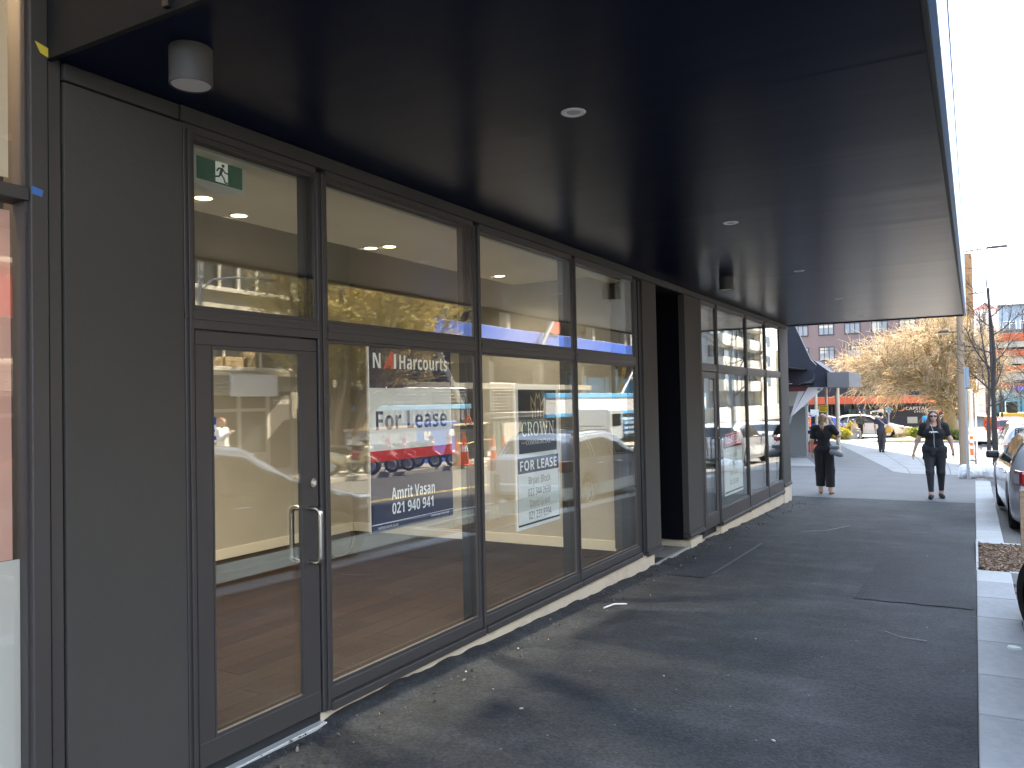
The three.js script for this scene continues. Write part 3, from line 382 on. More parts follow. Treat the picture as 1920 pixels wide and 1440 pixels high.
// ---------- cars: a lofted body, then panes and fittings laid on its surface ----------
const interp = (pts, t) => { if (t <= pts[0][0]) return pts[0][1]; for (let i = 1; i < pts.length; i++) if (t <= pts[i][0]) { const [a, b] = [pts[i - 1], pts[i]], u = (t - a[0]) / (b[0] - a[0]); return lerp(a[1], b[1], u * u * (3 - 2 * u) * 0.5 + u * 0.5); } return pts.at(-1)[1]; };
function carShape(o) {   // local axes: nose towards -z, y up, ground at y = 0
  const { L, W, top, belt, wheelF, wheelR, R } = o, H = L / 2;
  const plan = z => { const a = Math.abs(z) / H, e = sstep(0.72, 1, a); return W / 2 * (1 - (z < 0 ? 0.16 : 0.1) * e * e); };
  const bot = z => { let b = 0.2 + 0.1 * sstep(0.9, 1, Math.abs(z) / H); for (const w of [wheelF, wheelR]) { const d = Math.abs(z - w), r = R + 0.055; if (d < r) b = Math.max(b, R + Math.sqrt(r * r - d * d)); } return b; };
  function section(z) {
    const w = plan(z), T = interp(top, z), B = Math.min(interp(belt, z), T - 0.02), b = Math.min(bot(z), B - 0.1), cab = clamp((T - B) / 0.4), wr = lerp(w * 0.9, w * 0.72, cab);
    const k = clamp(b - 0.2, 0, 0.5), P = [[0, b], [w * 0.8, b], [w * 0.955, b + 0.015], [w * 0.985, Math.max(b + 0.05, 0.36)], [w, Math.max(b + 0.09, 0.58)], [w * 0.985, Math.max(b + 0.13, B - 0.12)], [w * 0.955, B], [lerp(w * 0.95, wr, 0.5) + 0.012 * cab, lerp(B, T, 0.52)], [wr, T - lerp(0.025, 0.075, cab)], [wr * 0.86, T - lerp(0.008, 0.02, cab)], [wr * 0.5, T - 0.003], [0, T]];
    return P;
  }
  const zs = []; for (let i = 0; i <= 96; i++) zs.push(-H + L * i / 96);
  const sec = z => { const P = section(z), c = new THREE.CatmullRomCurve3(P.map(p => V(p[0], p[1], 0)), false, 'centripetal'); return c; };
  const N = 30, pos = [], uv = [], idx = [], cache = zs.map(z => sec(z).getPoints(N));
  zs.forEach((z, i) => { const Q = cache[i]; for (const sgn of [1, -1]) for (let k = 0; k <= N; k++) { pos.push(sgn * Q[k].x, Q[k].y, z); uv.push(z, k / N); } });
  const row = 2 * (N + 1);
  for (let i = 0; i < zs.length - 1; i++) for (let k = 0; k < N; k++) { const a = i * row + k, b = a + row; idx.push(a, a + 1, b, a + 1, b + 1, b); const c = a + N + 1, d = c + row; idx.push(c, d, c + 1, c + 1, d, d + 1); }
  for (const [i, f] of [[0, 1], [zs.length - 1, -1]]) for (let k = 0; k < N; k++) { const a = i * row + k, c = a + N + 1; f > 0 ? idx.push(a, c, a + 1, c, c + 1, a + 1) : idx.push(a, a + 1, c, c, a + 1, c + 1); }
  const g = new THREE.BufferGeometry(); g.setAttribute('position', new THREE.Float32BufferAttribute(pos, 3)); g.setAttribute('uv', new THREE.Float32BufferAttribute(uv, 2)); g.setIndex(idx); g.computeVertexNormals();
  const pts = z => sec(z).getPoints(80);
  const sx = (z, y) => { const Q = pts(z); for (let k = 20; k < Q.length - 1; k++) if (Q[k].y <= y && Q[k + 1].y >= y) return lerp(Q[k].x, Q[k + 1].x, (y - Q[k].y) / (Q[k + 1].y - Q[k].y + 1e-6)); return Q.at(-20).x; };
  const sy = (z, x) => { const Q = pts(z); for (let k = Q.length - 2; k > 10; k--) if (Q[k + 1].x <= x && Q[k].x >= x) return lerp(Q[k + 1].y, Q[k].y, (x - Q[k + 1].x) / (Q[k].x - Q[k + 1].x + 1e-6)); return Q.at(-1).y; };
  return { g, sx, sy, top: z => interp(top, z), belt: z => interp(belt, z), plan };
}
function sidePatch(S, poly, sgn, off, n = 7) {           // polygon in (z, y) laid on the side
  const pos = [], idx = []; const [a, b, c, d] = poly;     // four corners: front-low, rear-low, rear-high, front-high
  for (let j = 0; j <= n; j++) for (let i = 0; i <= n; i++) { const u = i / n, v = j / n, z = lerp(lerp(a[0], b[0], u), lerp(d[0], c[0], u), v), y = lerp(lerp(a[1], b[1], u), lerp(d[1], c[1], u), v); pos.push(sgn * (S.sx(z, y) + off), y, z); }
  for (let j = 0; j < n; j++) for (let i = 0; i < n; i++) { const p = j * (n + 1) + i; sgn > 0 ? idx.push(p, p + n + 1, p + 1, p + 1, p + n + 1, p + n + 2) : idx.push(p, p + 1, p + n + 1, p + 1, p + n + 2, p + n + 1); }
  const g = new THREE.BufferGeometry(); g.setAttribute('position', new THREE.Float32BufferAttribute(pos, 3)); g.setAttribute('uv', new THREE.Float32BufferAttribute(pos.filter((_, i) => i % 3 !== 0), 2)); g.setIndex(idx); g.computeVertexNormals(); return g;
}
function topPatch(S, z0, z1, w0, w1, off, n = 10) {        // windscreen or rear window laid on the top
  const pos = [], idx = [];
  for (let j = 0; j <= n; j++) for (let i = 0; i <= n; i++) { const z = lerp(z0, z1, j / n), x = lerp(-1, 1, i / n) * lerp(w0, w1, j / n); pos.push(x, S.sy(z, Math.abs(x)) + off, z); }
  for (let j = 0; j < n; j++) for (let i = 0; i < n; i++) { const p = j * (n + 1) + i; idx.push(p, p + n + 1, p + 1, p + 1, p + n + 1, p + n + 2); }
  const g = new THREE.BufferGeometry(); g.setAttribute('position', new THREE.Float32BufferAttribute(pos, 3)); g.setAttribute('uv', new THREE.Float32BufferAttribute(pos.filter((_, i) => i % 3 !== 1), 2)); g.setIndex(idx); g.computeVertexNormals(); return g;
}
M.carGlass = phy([0.012, 0.015, 0.017], 0.04, { ior: 1.6 }); M.tail = phy([0.24, 0.012, 0.014], 0.12, { clearcoat: 1, clearcoatRoughness: 0.05 }); M.headl = phy([0.6, 0.62, 0.62], 0.15, { metalness: 0.4, clearcoat: 1 }); M.chrome = phy([0.7, 0.7, 0.7], 0.15, { metalness: 1 });
const tyreG = (R, w) => { const g = new THREE.LatheGeometry([[R * 0.62, -w / 2], [R * 0.9, -w / 2], [R * 0.985, -w * 0.38], [R, -w * 0.2], [R, w * 0.2], [R * 0.985, w * 0.38], [R * 0.9, w / 2], [R * 0.62, w / 2]].map(p => new THREE.Vector2(...p)), 36); g.rotateZ(Math.PI / 2); return g; };
const rimG = (R, sgn) => { const l = []; const d = new THREE.CylinderGeometry(R * 0.64, R * 0.6, 0.03, 28); d.rotateZ(Math.PI / 2); d.translate(-sgn * 0.02, 0, 0); l.push(d); const ring = new THREE.TorusGeometry(R * 0.615, 0.018, 8, 32); ring.rotateY(Math.PI / 2); ring.translate(sgn * 0.07, 0, 0); l.push(ring); for (let k = 0; k < 5; k++) { const s = new RoundedBoxGeometry(0.03, R * 0.6, 0.075, 1, 0.01); s.translate(sgn * 0.07, R * 0.3, 0); s.rotateX(k * Math.PI * 2 / 5); l.push(s); } const hub = new THREE.CylinderGeometry(0.06, 0.06, 0.04, 16); hub.rotateZ(Math.PI / 2); hub.translate(sgn * 0.07, 0, 0); l.push(hub); return l; };
function makeCar(name, label, cat, o, group) {
  const S = carShape(o), t = thing(name, label, cat, [0, 0, 0], group), H = o.L / 2;
  const paint = phy(o.color, 0.3, { metalness: o.metal ?? 0.35, clearcoat: 1, clearcoatRoughness: 0.06 });
  part(t, 'body', S.g, paint);
  for (const sgn of [1, -1]) {
    for (const p of o.sideGlass) part(t, 'side_window', sidePatch(S, p, sgn, 0.004), M.carGlass);
    part(t, 'window_trim', sidePatch(S, [[o.trim[0], o.trim[2] - 0.018], [o.trim[1], o.trim[3] - 0.018], [o.trim[1], o.trim[3] + 0.006], [o.trim[0], o.trim[2] + 0.006]], sgn, 0.006), o.chromeTrim ? M.chrome : M.blackPl);
    for (const zs of o.seams) part(t, 'door_seam', sidePatch(S, [[zs, 0.34], [zs + 0.008, 0.34], [zs + 0.03, S.belt(zs) - 0.03], [zs + 0.022, S.belt(zs) - 0.03]], sgn, 0.0025), M.rubber);
    for (const zh of o.handles) { const y = S.belt(zh) - 0.13, x = S.sx(zh, y); const g = new RoundedBoxGeometry(0.035, 0.026, 0.17, 2, 0.01); g.translate(sgn * (x + 0.012), y, zh); part(t, 'door_handle', g, o.chromeTrim ? M.chrome : paint); }
    part(t, 'sill', sidePatch(S, [[o.wheelF + o.R + 0.08, 0.22], [o.wheelR - o.R - 0.08, 0.22], [o.wheelR - o.R - 0.08, 0.3], [o.wheelF + o.R + 0.08, 0.3]], sgn, 0.006), M.greyPl);
    if (!o.noMirror) { const mz = o.mirrorZ, mx = S.sx(mz, S.belt(mz)); const mg = new RoundedBoxGeometry(0.2, 0.13, 0.1, 3, 0.04); mg.translate(sgn * (mx + 0.1), S.belt(mz) + 0.07, mz); part(t, 'mirror', mg, o.mirrorBlack ? M.blackPl : paint); }
    for (const wz of [o.wheelF, o.wheelR]) { const w = new THREE.Mesh(tyreG(o.R, 0.21), M.rubber); w.name = 'wheel'; w.position.set(sgn * (o.W / 2 - 0.125), o.R, wz); w.castShadow = w.receiveShadow = true; t.add(w); part(w, 'rim', rimG(o.R, sgn), M.alu); }
    const tl = new RoundedBoxGeometry(o.tail[0], o.tail[1], o.tail[2], 3, 0.045); tl.rotateY(sgn * -0.22); tl.translate(sgn * (S.plan(H - 0.1) - o.tail[0] / 2 + 0.012), o.tail[3], H - o.tail[2] / 2 + 0.012); part(t, 'tail_light', tl, M.tail);
    const hl = new RoundedBoxGeometry(0.36, 0.16, 0.3, 3, 0.05); hl.rotateY(sgn * 0.3); hl.translate(sgn * (S.plan(-H + 0.1) - 0.2), 0.66, -H + 0.155); part(t, 'headlight', hl, M.headl);
    if (o.rails) { const z0 = o.rails[0], z1 = o.rails[1], x = o.W * 0.335; const P = [0, 0.06, 0.5, 0.94, 1].map((u, k) => V(sgn * x, S.sy(lerp(z0, z1, u), x) + (k === 0 || k === 4 ? 0 : 0.055), lerp(z0, z1, u))); part(t, 'roof_rail', tubeOf(P, 0.014, 40, 8), o.railDark ? M.blackPl : M.alu); }
  }
  part(t, 'windscreen', topPatch(S, o.ws[0], o.ws[1], o.ws[2], o.ws[3], 0.005), M.carGlass);
  part(t, 'rear_window', topPatch(S, o.rw[0], o.rw[1], o.rw[2], o.rw[3], 0.005), M.carGlass);
  part(t, 'rear_bumper', new RoundedBoxGeometry(S.plan(H) * 1.9, 0.2, 0.14, 3, 0.05).translate(0, 0.42, H - 0.035), paint);
  part(t, 'number_plate', new RoundedBoxGeometry(0.36, 0.12, 0.012, 1, 0.004).translate(0, o.plateY ?? 0.72, H + 0.008), M.white);
  part(t, 'front_bumper', new RoundedBoxGeometry(S.plan(-H) * 1.9, 0.22, 0.14, 3, 0.05).translate(0, 0.4, -H + 0.03), paint);
  part(t, 'grille', new RoundedBoxGeometry(0.7, 0.14, 0.03, 2, 0.012).translate(0, 0.62, -H + 0.0), M.blackPl);
  if (o.rack) for (const z of o.rack) part(t, 'roof_bar', [new RoundedBoxGeometry(o.W * 0.66, 0.025, 0.05, 2, 0.01).translate(0, S.sy(z, 0) + 0.075, z)], M.blackPl);
  return t;
}
const sedan = (color, extra) => ({ L: 4.55, W: 1.78, R: 0.315, wheelF: -1.42, wheelR: 1.33, color, top: [[-2.275, 0.6], [-2.1, 0.74], [-1.2, 0.92], [-0.95, 0.97], [-0.25, 1.36], [0.3, 1.43], [0.95, 1.36], [1.62, 1.03], [2.2, 0.98], [2.275, 0.9]], belt: [[-2.275, 0.5], [-2.0, 0.7], [-0.9, 0.9], [0.5, 0.94], [1.5, 0.97], [2.275, 0.85]],
  sideGlass: [[[-0.82, 0.945], [0.22, 0.96], [0.2, 1.35], [-0.2, 1.315]], [[0.27, 0.96], [1.2, 0.98], [0.95, 1.27], [0.26, 1.35]]], trim: [-1.0, 1.42, 0.92, 0.985], seams: [-0.98, 0.24, 1.16], handles: [0.08, 0.98], mirrorZ: -0.78, tail: [0.3, 0.18, 0.3, 0.78], ws: [-0.9, -0.3, 0.68, 0.55], rw: [1.02, 1.55, 0.54, 0.66], ...extra });
const hatch = (color, extra) => ({ L: 4.25, W: 1.74, R: 0.31, wheelF: -1.32, wheelR: 1.3, color, top: [[-2.125, 0.6], [-1.95, 0.78], [-1.2, 0.96], [-0.95, 1.03], [-0.2, 1.44], [0.4, 1.51], [1.3, 1.47], [1.75, 1.36], [2.05, 0.98], [2.125, 0.86]], belt: [[-2.125, 0.5], [-1.9, 0.72], [-0.9, 0.93], [0.5, 0.96], [1.6, 1.0], [2.125, 0.8]],
  sideGlass: [[[-0.8, 0.97], [0.18, 0.985], [0.17, 1.42], [-0.2, 1.38]], [[0.23, 0.985], [1.1, 1.0], [1.02, 1.39], [0.22, 1.42]], [[1.16, 1.0], [1.62, 1.02], [1.5, 1.3], [1.08, 1.385]]], trim: [-0.95, 1.65, 0.945, 1.02], seams: [-0.95, 0.2, 1.12], handles: [0.04, 0.94], mirrorZ: -0.76, tail: [0.22, 0.25, 0.34, 0.74], ws: [-0.9, -0.26, 0.68, 0.56], rw: [1.78, 2.0, 0.56, 0.6], ...extra });
const wagon = (color, extra) => hatch(color, { L: 4.65, W: 1.8, wheelR: 1.42, wheelF: -1.42, top: [[-2.325, 0.58], [-2.1, 0.76], [-1.25, 0.94], [-1.0, 1.0], [-0.3, 1.4], [0.3, 1.46], [1.6, 1.43], [1.95, 1.33], [2.25, 1.04], [2.325, 0.97]], belt: [[-2.325, 0.5], [-2.0, 0.7], [-0.95, 0.91], [0.5, 0.95], [1.8, 0.98], [2.325, 0.8]], rw: [1.98, 2.22, 0.56, 0.62], sideGlass: [[[-0.85, 0.955], [0.15, 0.97], [0.14, 1.38], [-0.25, 1.335]], [[0.2, 0.97], [1.12, 0.985], [1.1, 1.37], [0.19, 1.38]], [[1.17, 0.985], [1.86, 1.0], [1.72, 1.3], [1.15, 1.365]]], trim: [-1.0, 1.88, 0.93, 1.0], seams: [-1.0, 0.17, 1.14], ...extra });
{ const c = makeCar('parked_car', 'silver station wagon with roof bars parked nearest along the kerb', 'car', wagon([0.46, 0.475, 0.5], { metal: 0.1, rails: [-0.2, 1.6], tail: [0.2, 0.22, 0.32, 0.84], railDark: true, rack: [0.1, 1.15], mirrorBlack: true, chromeTrim: true }), 'cars parked along the near kerb'); place(c, 1.24, gy(15.6) - 0.115, 15.65, 0.035); }
{ const c = makeCar('parked_car', 'silver hatchback parked beyond the white bags and the street tree', 'car', hatch([0.4, 0.43, 0.46], { metal: 0.1 }), 'cars parked along the near kerb'); place(c, 1.5, gy(29) - 0.115, 29, 0.03); }
{ const c = makeCar('parked_car', 'dark car with only its front wheel showing at the right edge', 'car', hatch([0.016, 0.017, 0.02], { chromeTrim: true, metal: 0.2, noMirror: true }), 'cars parked along the near kerb'); place(c, 1.31, gy(6) - 0.115, 5.85, 0.01); const w = c.children.find(q => q.name === 'wheel' && q.position.x < 0 && q.position.z < 0); w.position.x -= 0.1; w.rotation.y = 0.4; }
{ const c = makeCar('parked_car', 'white car parked ahead of the silver hatchback along the kerb', 'car', sedan([0.75, 0.76, 0.77], { metal: 0 }), 'cars parked along the near kerb'); place(c, 1.7, gy(36) - 0.115, 36.4, 0.02); }
{ const c = makeCar('parked_car', 'red car parked farther up the street beyond the orange poles', 'car', hatch([0.5, 0.03, 0.03], { metal: 0 }), 'cars parked along the near kerb'); place(c, 1.6, gy(50) - 0.115, 51, 0.02); }
{ const c = makeCar('parked_car', 'dark blue car parked across the square before the shop', 'car', hatch([0.02, 0.06, 0.3], {}), 'cars parked across the square'); place(c, -9.6, gy(58), 57.2, Math.PI / 2); }
{ const c = makeCar('parked_car', 'white car parked across the square behind the seated person', 'car', hatch([0.74, 0.74, 0.74], { metal: 0 }), 'cars parked across the square'); place(c, -6.2, gy(58), 58.6, -Math.PI / 2); }
// ---------- people: smooth-joined bone fields meshed as one surface ----------
function field(prims, k, h, cut) {     // prims: ['c', a, b, ra, rb] capsules or ['e', centre, radii]
  const lo = V(1e9, 1e9, 1e9), hi = V(-1e9, -1e9, -1e9), grow = (p, r) => { lo.min(V(p.x - r, p.y - r, p.z - r)); hi.max(V(p.x + r, p.y + r, p.z + r)); };
  for (const q of prims) if (q[0] === 'c') { grow(q[1], q[3]); grow(q[2], q[4]); } else grow(q[1], Math.max(q[2].x, q[2].y, q[2].z));
  lo.subScalar(3 * h); hi.addScalar(3 * h);
  const n = [0, 1, 2].map(i => Math.ceil((hi.getComponent(i) - lo.getComponent(i)) / h) + 1), F = new Float32Array(n[0] * n[1] * n[2]).fill(9);
  for (const q of prims) {
    const m = 3 * k + 3 * h, e = q[0] === 'c' ? Math.max(q[3], q[4]) : Math.max(q[2].x, q[2].y, q[2].z), pts = q[0] === 'c' ? [q[1], q[2]] : [q[1]];
    const R = [0, 1, 2].map(i => { const v = pts.map(p => p.getComponent(i)); return [Math.max(0, Math.floor((Math.min(...v) - e - m - lo.getComponent(i)) / h)), Math.min(n[i] - 1, Math.ceil((Math.max(...v) + e + m - lo.getComponent(i)) / h))]; });
    let ax, ay, az, bxx, by, bz, L2; if (q[0] === 'c') { ax = q[1].x; ay = q[1].y; az = q[1].z; bxx = q[2].x - ax; by = q[2].y - ay; bz = q[2].z - az; L2 = bxx * bxx + by * by + bz * bz + 1e-9; }
    for (let z = R[2][0]; z <= R[2][1]; z++) for (let y = R[1][0]; y <= R[1][1]; y++) for (let x = R[0][0]; x <= R[0][1]; x++) {
      const px = lo.x + x * h, py = lo.y + y * h, pz = lo.z + z * h; let d;
      if (q[0] === 'c') { const dx = px - ax, dy = py - ay, dz = pz - az; const t = clamp((dx * bxx + dy * by + dz * bz) / L2); d = Math.hypot(dx - t * bxx, dy - t * by, dz - t * bz) - lerp(q[3], q[4], t); }
      else { const c = q[1], r = q[2], ux = (px - c.x) / r.x, uy = (py - c.y) / r.y, uz = (pz - c.z) / r.z, l = Math.hypot(ux, uy, uz), gl = Math.hypot(ux / r.x, uy / r.y, uz / r.z); d = gl > 1e-6 ? l * (l - 1) / gl : -Math.min(r.x, r.y, r.z); }
      const i = (z * n[1] + y) * n[0] + x, f = F[i], w = Math.max(k - Math.abs(f - d), 0) / k; F[i] = Math.min(f, d) - w * w * k * 0.25;
    }
  }
  if (cut) for (let z = 0; z < n[2]; z++) for (let y = 0; y < n[1]; y++) for (let x = 0; x < n[0]; x++) { const i = (z * n[1] + y) * n[0] + x; F[i] = cut(lo.x + x * h, lo.y + y * h, lo.z + z * h, F[i]); }
  return { F, n, lo, h };
}
function skinOf({ F, n, lo, h }) {      // naive surface nets
  const [nx, ny, nz] = n, pos = [], nor = [], idx = [], at = new Int32Array(nx * ny * nz).fill(-1), I = (x, y, z) => (z * ny + y) * nx + x;
  const E = [[0, 1], [0, 2], [0, 4], [1, 3], [1, 5], [2, 3], [2, 6], [3, 7], [4, 5], [4, 6], [5, 7], [6, 7]];
  for (let z = 0; z < nz - 1; z++) for (let y = 0; y < ny - 1; y++) for (let x = 0; x < nx - 1; x++) {
    const c = []; let mask = 0; for (let i = 0; i < 8; i++) { c[i] = F[I(x + (i & 1), y + ((i >> 1) & 1), z + (i >> 2))]; if (c[i] < 0) mask |= 1 << i; }
    if (mask === 0 || mask === 255) continue;
    let sx = 0, sy = 0, sz = 0, m = 0;
    for (const [a, b] of E) if ((c[a] < 0) !== (c[b] < 0)) { const t = c[a] / (c[a] - c[b]); sx += lerp(a & 1, b & 1, t); sy += lerp((a >> 1) & 1, (b >> 1) & 1, t); sz += lerp(a >> 2, b >> 2, t); m++; }
    at[I(x, y, z)] = pos.length / 3; pos.push(lo.x + (x + sx / m) * h, lo.y + (y + sy / m) * h, lo.z + (z + sz / m) * h);
    const g = V(c[1] + c[3] + c[5] + c[7] - c[0] - c[2] - c[4] - c[6], c[2] + c[3] + c[6] + c[7] - c[0] - c[1] - c[4] - c[5], c[4] + c[5] + c[6] + c[7] - c[0] - c[1] - c[2] - c[3]).normalize(); nor.push(g.x, g.y, g.z);
  }
  const Q = (a, b, c, d, flip) => { if (a < 0 || b < 0 || c < 0 || d < 0) return; flip ? idx.push(a, c, b, a, d, c) : idx.push(a, b, c, a, c, d); };
  for (let z = 1; z < nz - 1; z++) for (let y = 1; y < ny - 1; y++) for (let x = 1; x < nx - 1; x++) {
    const f = F[I(x, y, z)] < 0;
    if (f !== (F[I(x + 1, y, z)] < 0)) Q(at[I(x, y - 1, z - 1)], at[I(x, y, z - 1)], at[I(x, y, z)], at[I(x, y - 1, z)], !f);
    if (f !== (F[I(x, y + 1, z)] < 0)) Q(at[I(x - 1, y, z - 1)], at[I(x - 1, y, z)], at[I(x, y, z)], at[I(x, y, z - 1)], !f);
    if (f !== (F[I(x, y, z + 1)] < 0)) Q(at[I(x - 1, y - 1, z)], at[I(x, y - 1, z)], at[I(x, y, z)], at[I(x - 1, y, z)], !f);
  }
  const g = new THREE.BufferGeometry(); g.setAttribute('position', new THREE.Float32BufferAttribute(pos, 3)); g.setAttribute('normal', new THREE.Float32BufferAttribute(nor, 3)); g.setAttribute('uv', new THREE.Float32BufferAttribute(pos.filter((_, i) => i % 3 !== 2), 2)); g.setIndex(idx); return g;
}
const v3 = a => V(...a);
function handPrims(wrist, dir, palmN, side, curl) {     // five fingers from a palm; side: +1 thumb on +across
  const d = dir.clone().normalize(), n = palmN.clone().sub(d.clone().multiplyScalar(palmN.dot(d))).normalize(), a = new THREE.Vector3().crossVectors(d, n).multiplyScalar(side), at = (u, v, w) => wrist.clone().addScaledVector(d, u).addScaledVector(a, v).addScaledVector(n, w), P = [];
  for (const v of [-0.026, -0.009, 0.009, 0.026]) P.push(['c', at(0.005, v * 0.6, 0), at(0.075, v, 0), 0.016, 0.0125]);
  [[-0.027, 0.058], [-0.009, 0.07], [0.009, 0.075], [0.027, 0.066]].forEach(([v, L], i) => { const c = curl * (1.15 - 0.1 * i); const p0 = at(0.078, v, 0), p1 = at(0.078 + L * 0.5 * Math.cos(c), v * 1.1, L * 0.5 * Math.sin(c)), p2 = at(0.078 + L * (0.5 * Math.cos(c) + 0.5 * Math.cos(2.1 * c)), v * 1.1, L * (0.5 * Math.sin(c) + 0.5 * Math.sin(2.1 * c))); P.push(['c', p0, p1, 0.0095, 0.0085], ['c', p1, p2, 0.0085, 0.007]); });
  const t0 = at(0.022, 0.024, 0.004), t1 = at(0.055, 0.05, 0.014), t2 = at(0.084, 0.056, 0.022); P.push(['c', t0, t1, 0.014, 0.011], ['c', t1, t2, 0.0105, 0.008]); return P;
}
// J: joints; figure faces +z, its left is +x
function baseJ(o = {}) { return { pel: [0, 0.93, 0], chest: [0, 1.22, 0.005], neck: [0, 1.42, -0.015], head: [0, 1.565, 0.015], shL: [0.175, 1.375, -0.01], shR: [-0.175, 1.375, -0.01], elL: [0.235, 1.1, -0.03], elR: [-0.235, 1.1, -0.03], wrL: [0.255, 0.86, 0.04], wrR: [-0.255, 0.86, 0.04], hpL: [0.085, 0.9, 0], hpR: [-0.085, 0.9, 0], knL: [0.095, 0.49, 0.02], knR: [-0.095, 0.49, 0.02], anL: [0.095, 0.085, -0.02], anR: [-0.095, 0.085, -0.02], toL: [0.11, 0.028, 0.13], toR: [-0.11, 0.028, 0.13], ...o }; }
function person(label, J0, o) {
  const t = thing('person', label, 'person', [0, 0, 0], o.group), J = Object.fromEntries(Object.entries(J0).map(([k, p]) => [k, v3(p)])), f = o.fat ?? 1, h = o.cell ?? 0.012;
  const torso = e => [['c', J.hpL.clone().lerp(J.pel, 0.25), J.hpR.clone().lerp(J.pel, 0.25), 0.108 * f + e, 0.108 * f + e], ['c', J.pel, J.chest, 0.105 * f + e, 0.112 * (f * 0.6 + 0.4) + e], ['c', J.chest.clone().add(V(0.055, 0.04, 0)), J.chest.clone().add(V(-0.055, 0.04, 0)), 0.112 * (0.5 * f + 0.5) + e, 0.112 * (0.5 * f + 0.5) + e], ['c', J.shL, J.shR, 0.062 + e, 0.062 + e], ['c', J.chest, J.neck, 0.1 + e, 0.06 + e], ...(o.bust ? [['e', J.chest.clone().add(V(0.07, 0.02, 0.085)), V(0.07 + e, 0.07 + e, 0.06 + e)], ['e', J.chest.clone().add(V(-0.07, 0.02, 0.085)), V(0.07 + e, 0.07 + e, 0.06 + e)]] : []), ...(o.belly ? [['e', J.pel.clone().lerp(J.chest, 0.35).add(V(0, 0, 0.04)), V(0.15 + e, 0.14 + e, 0.11 + e)]] : [])];
  const arm = (s, e, tA = 1, g = 1) => [['c', J['sh' + s], J['sh' + s].clone().lerp(J['el' + s], Math.min(1, tA)), 0.052 * g + e, lerp(0.052, 0.04, Math.min(1, tA)) * g + e], ...(tA >= 1 ? [['c', J['el' + s], J['wr' + s], 0.04 * g + e, 0.027 + e]] : [])];
  const leg = (s, e, flare = 0) => [['c', J['hp' + s], J['kn' + s], 0.088 * f + e, 0.057 * (0.5 * f + 0.5) + e + flare * 0.5], ['c', J['kn' + s], J['an' + s], 0.06 * (0.5 * f + 0.5) + e + flare * 0.5, 0.036 + e + flare]];
  const hd = J.head, hr = o.headYaw ?? 0, hv = (x, y, z) => V(hd.x + x * Math.cos(hr) + z * Math.sin(hr), hd.y + y, hd.z - x * Math.sin(hr) + z * Math.cos(hr));
  const head = [['e', hv(0, 0.025, -0.012), V(0.076, 0.092, 0.094)], ['c', hv(0, -0.035, 0.03), hv(0, -0.072, 0.048), 0.055, 0.034], ['c', J.neck, hv(0, -0.05, -0.015), 0.054, 0.05], ['c', hv(0, 0.012, 0.084), hv(0, -0.02, 0.098), 0.009, 0.014], ['c', hv(-0.03, 0.03, 0.072), hv(0.03, 0.03, 0.072), 0.014, 0.014], ['c', hv(-0.018, -0.052, 0.078), hv(0.018, -0.052, 0.078), 0.009, 0.009], ['e', hv(0.078, -0.002, -0.01), V(0.012, 0.03, 0.018)], ['e', hv(-0.078, -0.002, -0.01), V(0.012, 0.03, 0.018)]];
  const hand = s => handPrims(J['wr' + s], o['hand' + s] ? v3(o['hand' + s]) : J['wr' + s].clone().sub(J['el' + s]), o['palm' + s] ? v3(o['palm' + s]) : V(s === 'L' ? -1 : 1, 0, 0.2), o['thumb' + s] ?? (s === 'L' ? 1 : -1), o.curl ?? 0.35);
  const feet = ['L', 'R'].flatMap(s => [['c', J['an' + s], J['to' + s].clone().add(V(0, 0.015, -0.16).applyAxisAngle(V(0, 1, 0), 0)), 0.036, 0.034], ['c', J['to' + s].clone().lerp(J['an' + s], 0.75).setY(J['to' + s].y + 0.004), J['to' + s], 0.032, 0.028]]);
  const bodyG = [skinOf(field([...torso(0), ...arm('L', 0), ...arm('R', 0), ...leg('L', 0), ...leg('R', 0), ...feet, ['c', J.neck, hd, 0.054, 0.05]], 0.045, h)), skinOf(field(head, 0.02, o.fine ? 0.005 : 0.009))];
  if (o.fine) for (const s of ['L', 'R']) bodyG.push(skinOf(field(hand(s), 0.008, 0.0045))); else for (const s of ['L', 'R']) bodyG.push(skinOf(field(hand(s), 0.008, 0.008)));
  part(t, 'body', bodyG, o.skin ?? M.skin);
  // clothes
  const shirtP = [...torso(0.012), ...arm('L', 0.012, o.sleeve ?? 0.5, 1.06), ...arm('R', 0.012, o.sleeve ?? 0.5, 1.06)], hem = o.hem ?? 0.88, shirtF = field(shirtP, 0.05, h, (x, y, z, d) => Math.max(d, hem - y + (o.hemWave ?? 0) * Math.sin(x * 20), Math.min(y - (J.neck.y - 0.035 - 0.5 * Math.max(0, z)), (o.neckR ?? 0.088) - Math.hypot(x - J.neck.x, z - J.neck.z - 0.015))));
  part(t, 'shirt', skinOf(shirtF), o.shirt);
  const ank = o.trouserEnd ?? 0.1; part(t, 'trousers', skinOf(field([...torso(0.006).slice(0, 2), ...leg('L', o.loose ?? 0.008, o.flare ?? 0), ...leg('R', o.loose ?? 0.008, o.flare ?? 0)], 0.035, h, (x, y, z, d) => Math.max(d, y - (o.waist ?? 1.0), (o.seated ? -9 : ank - y)))), o.trousers);
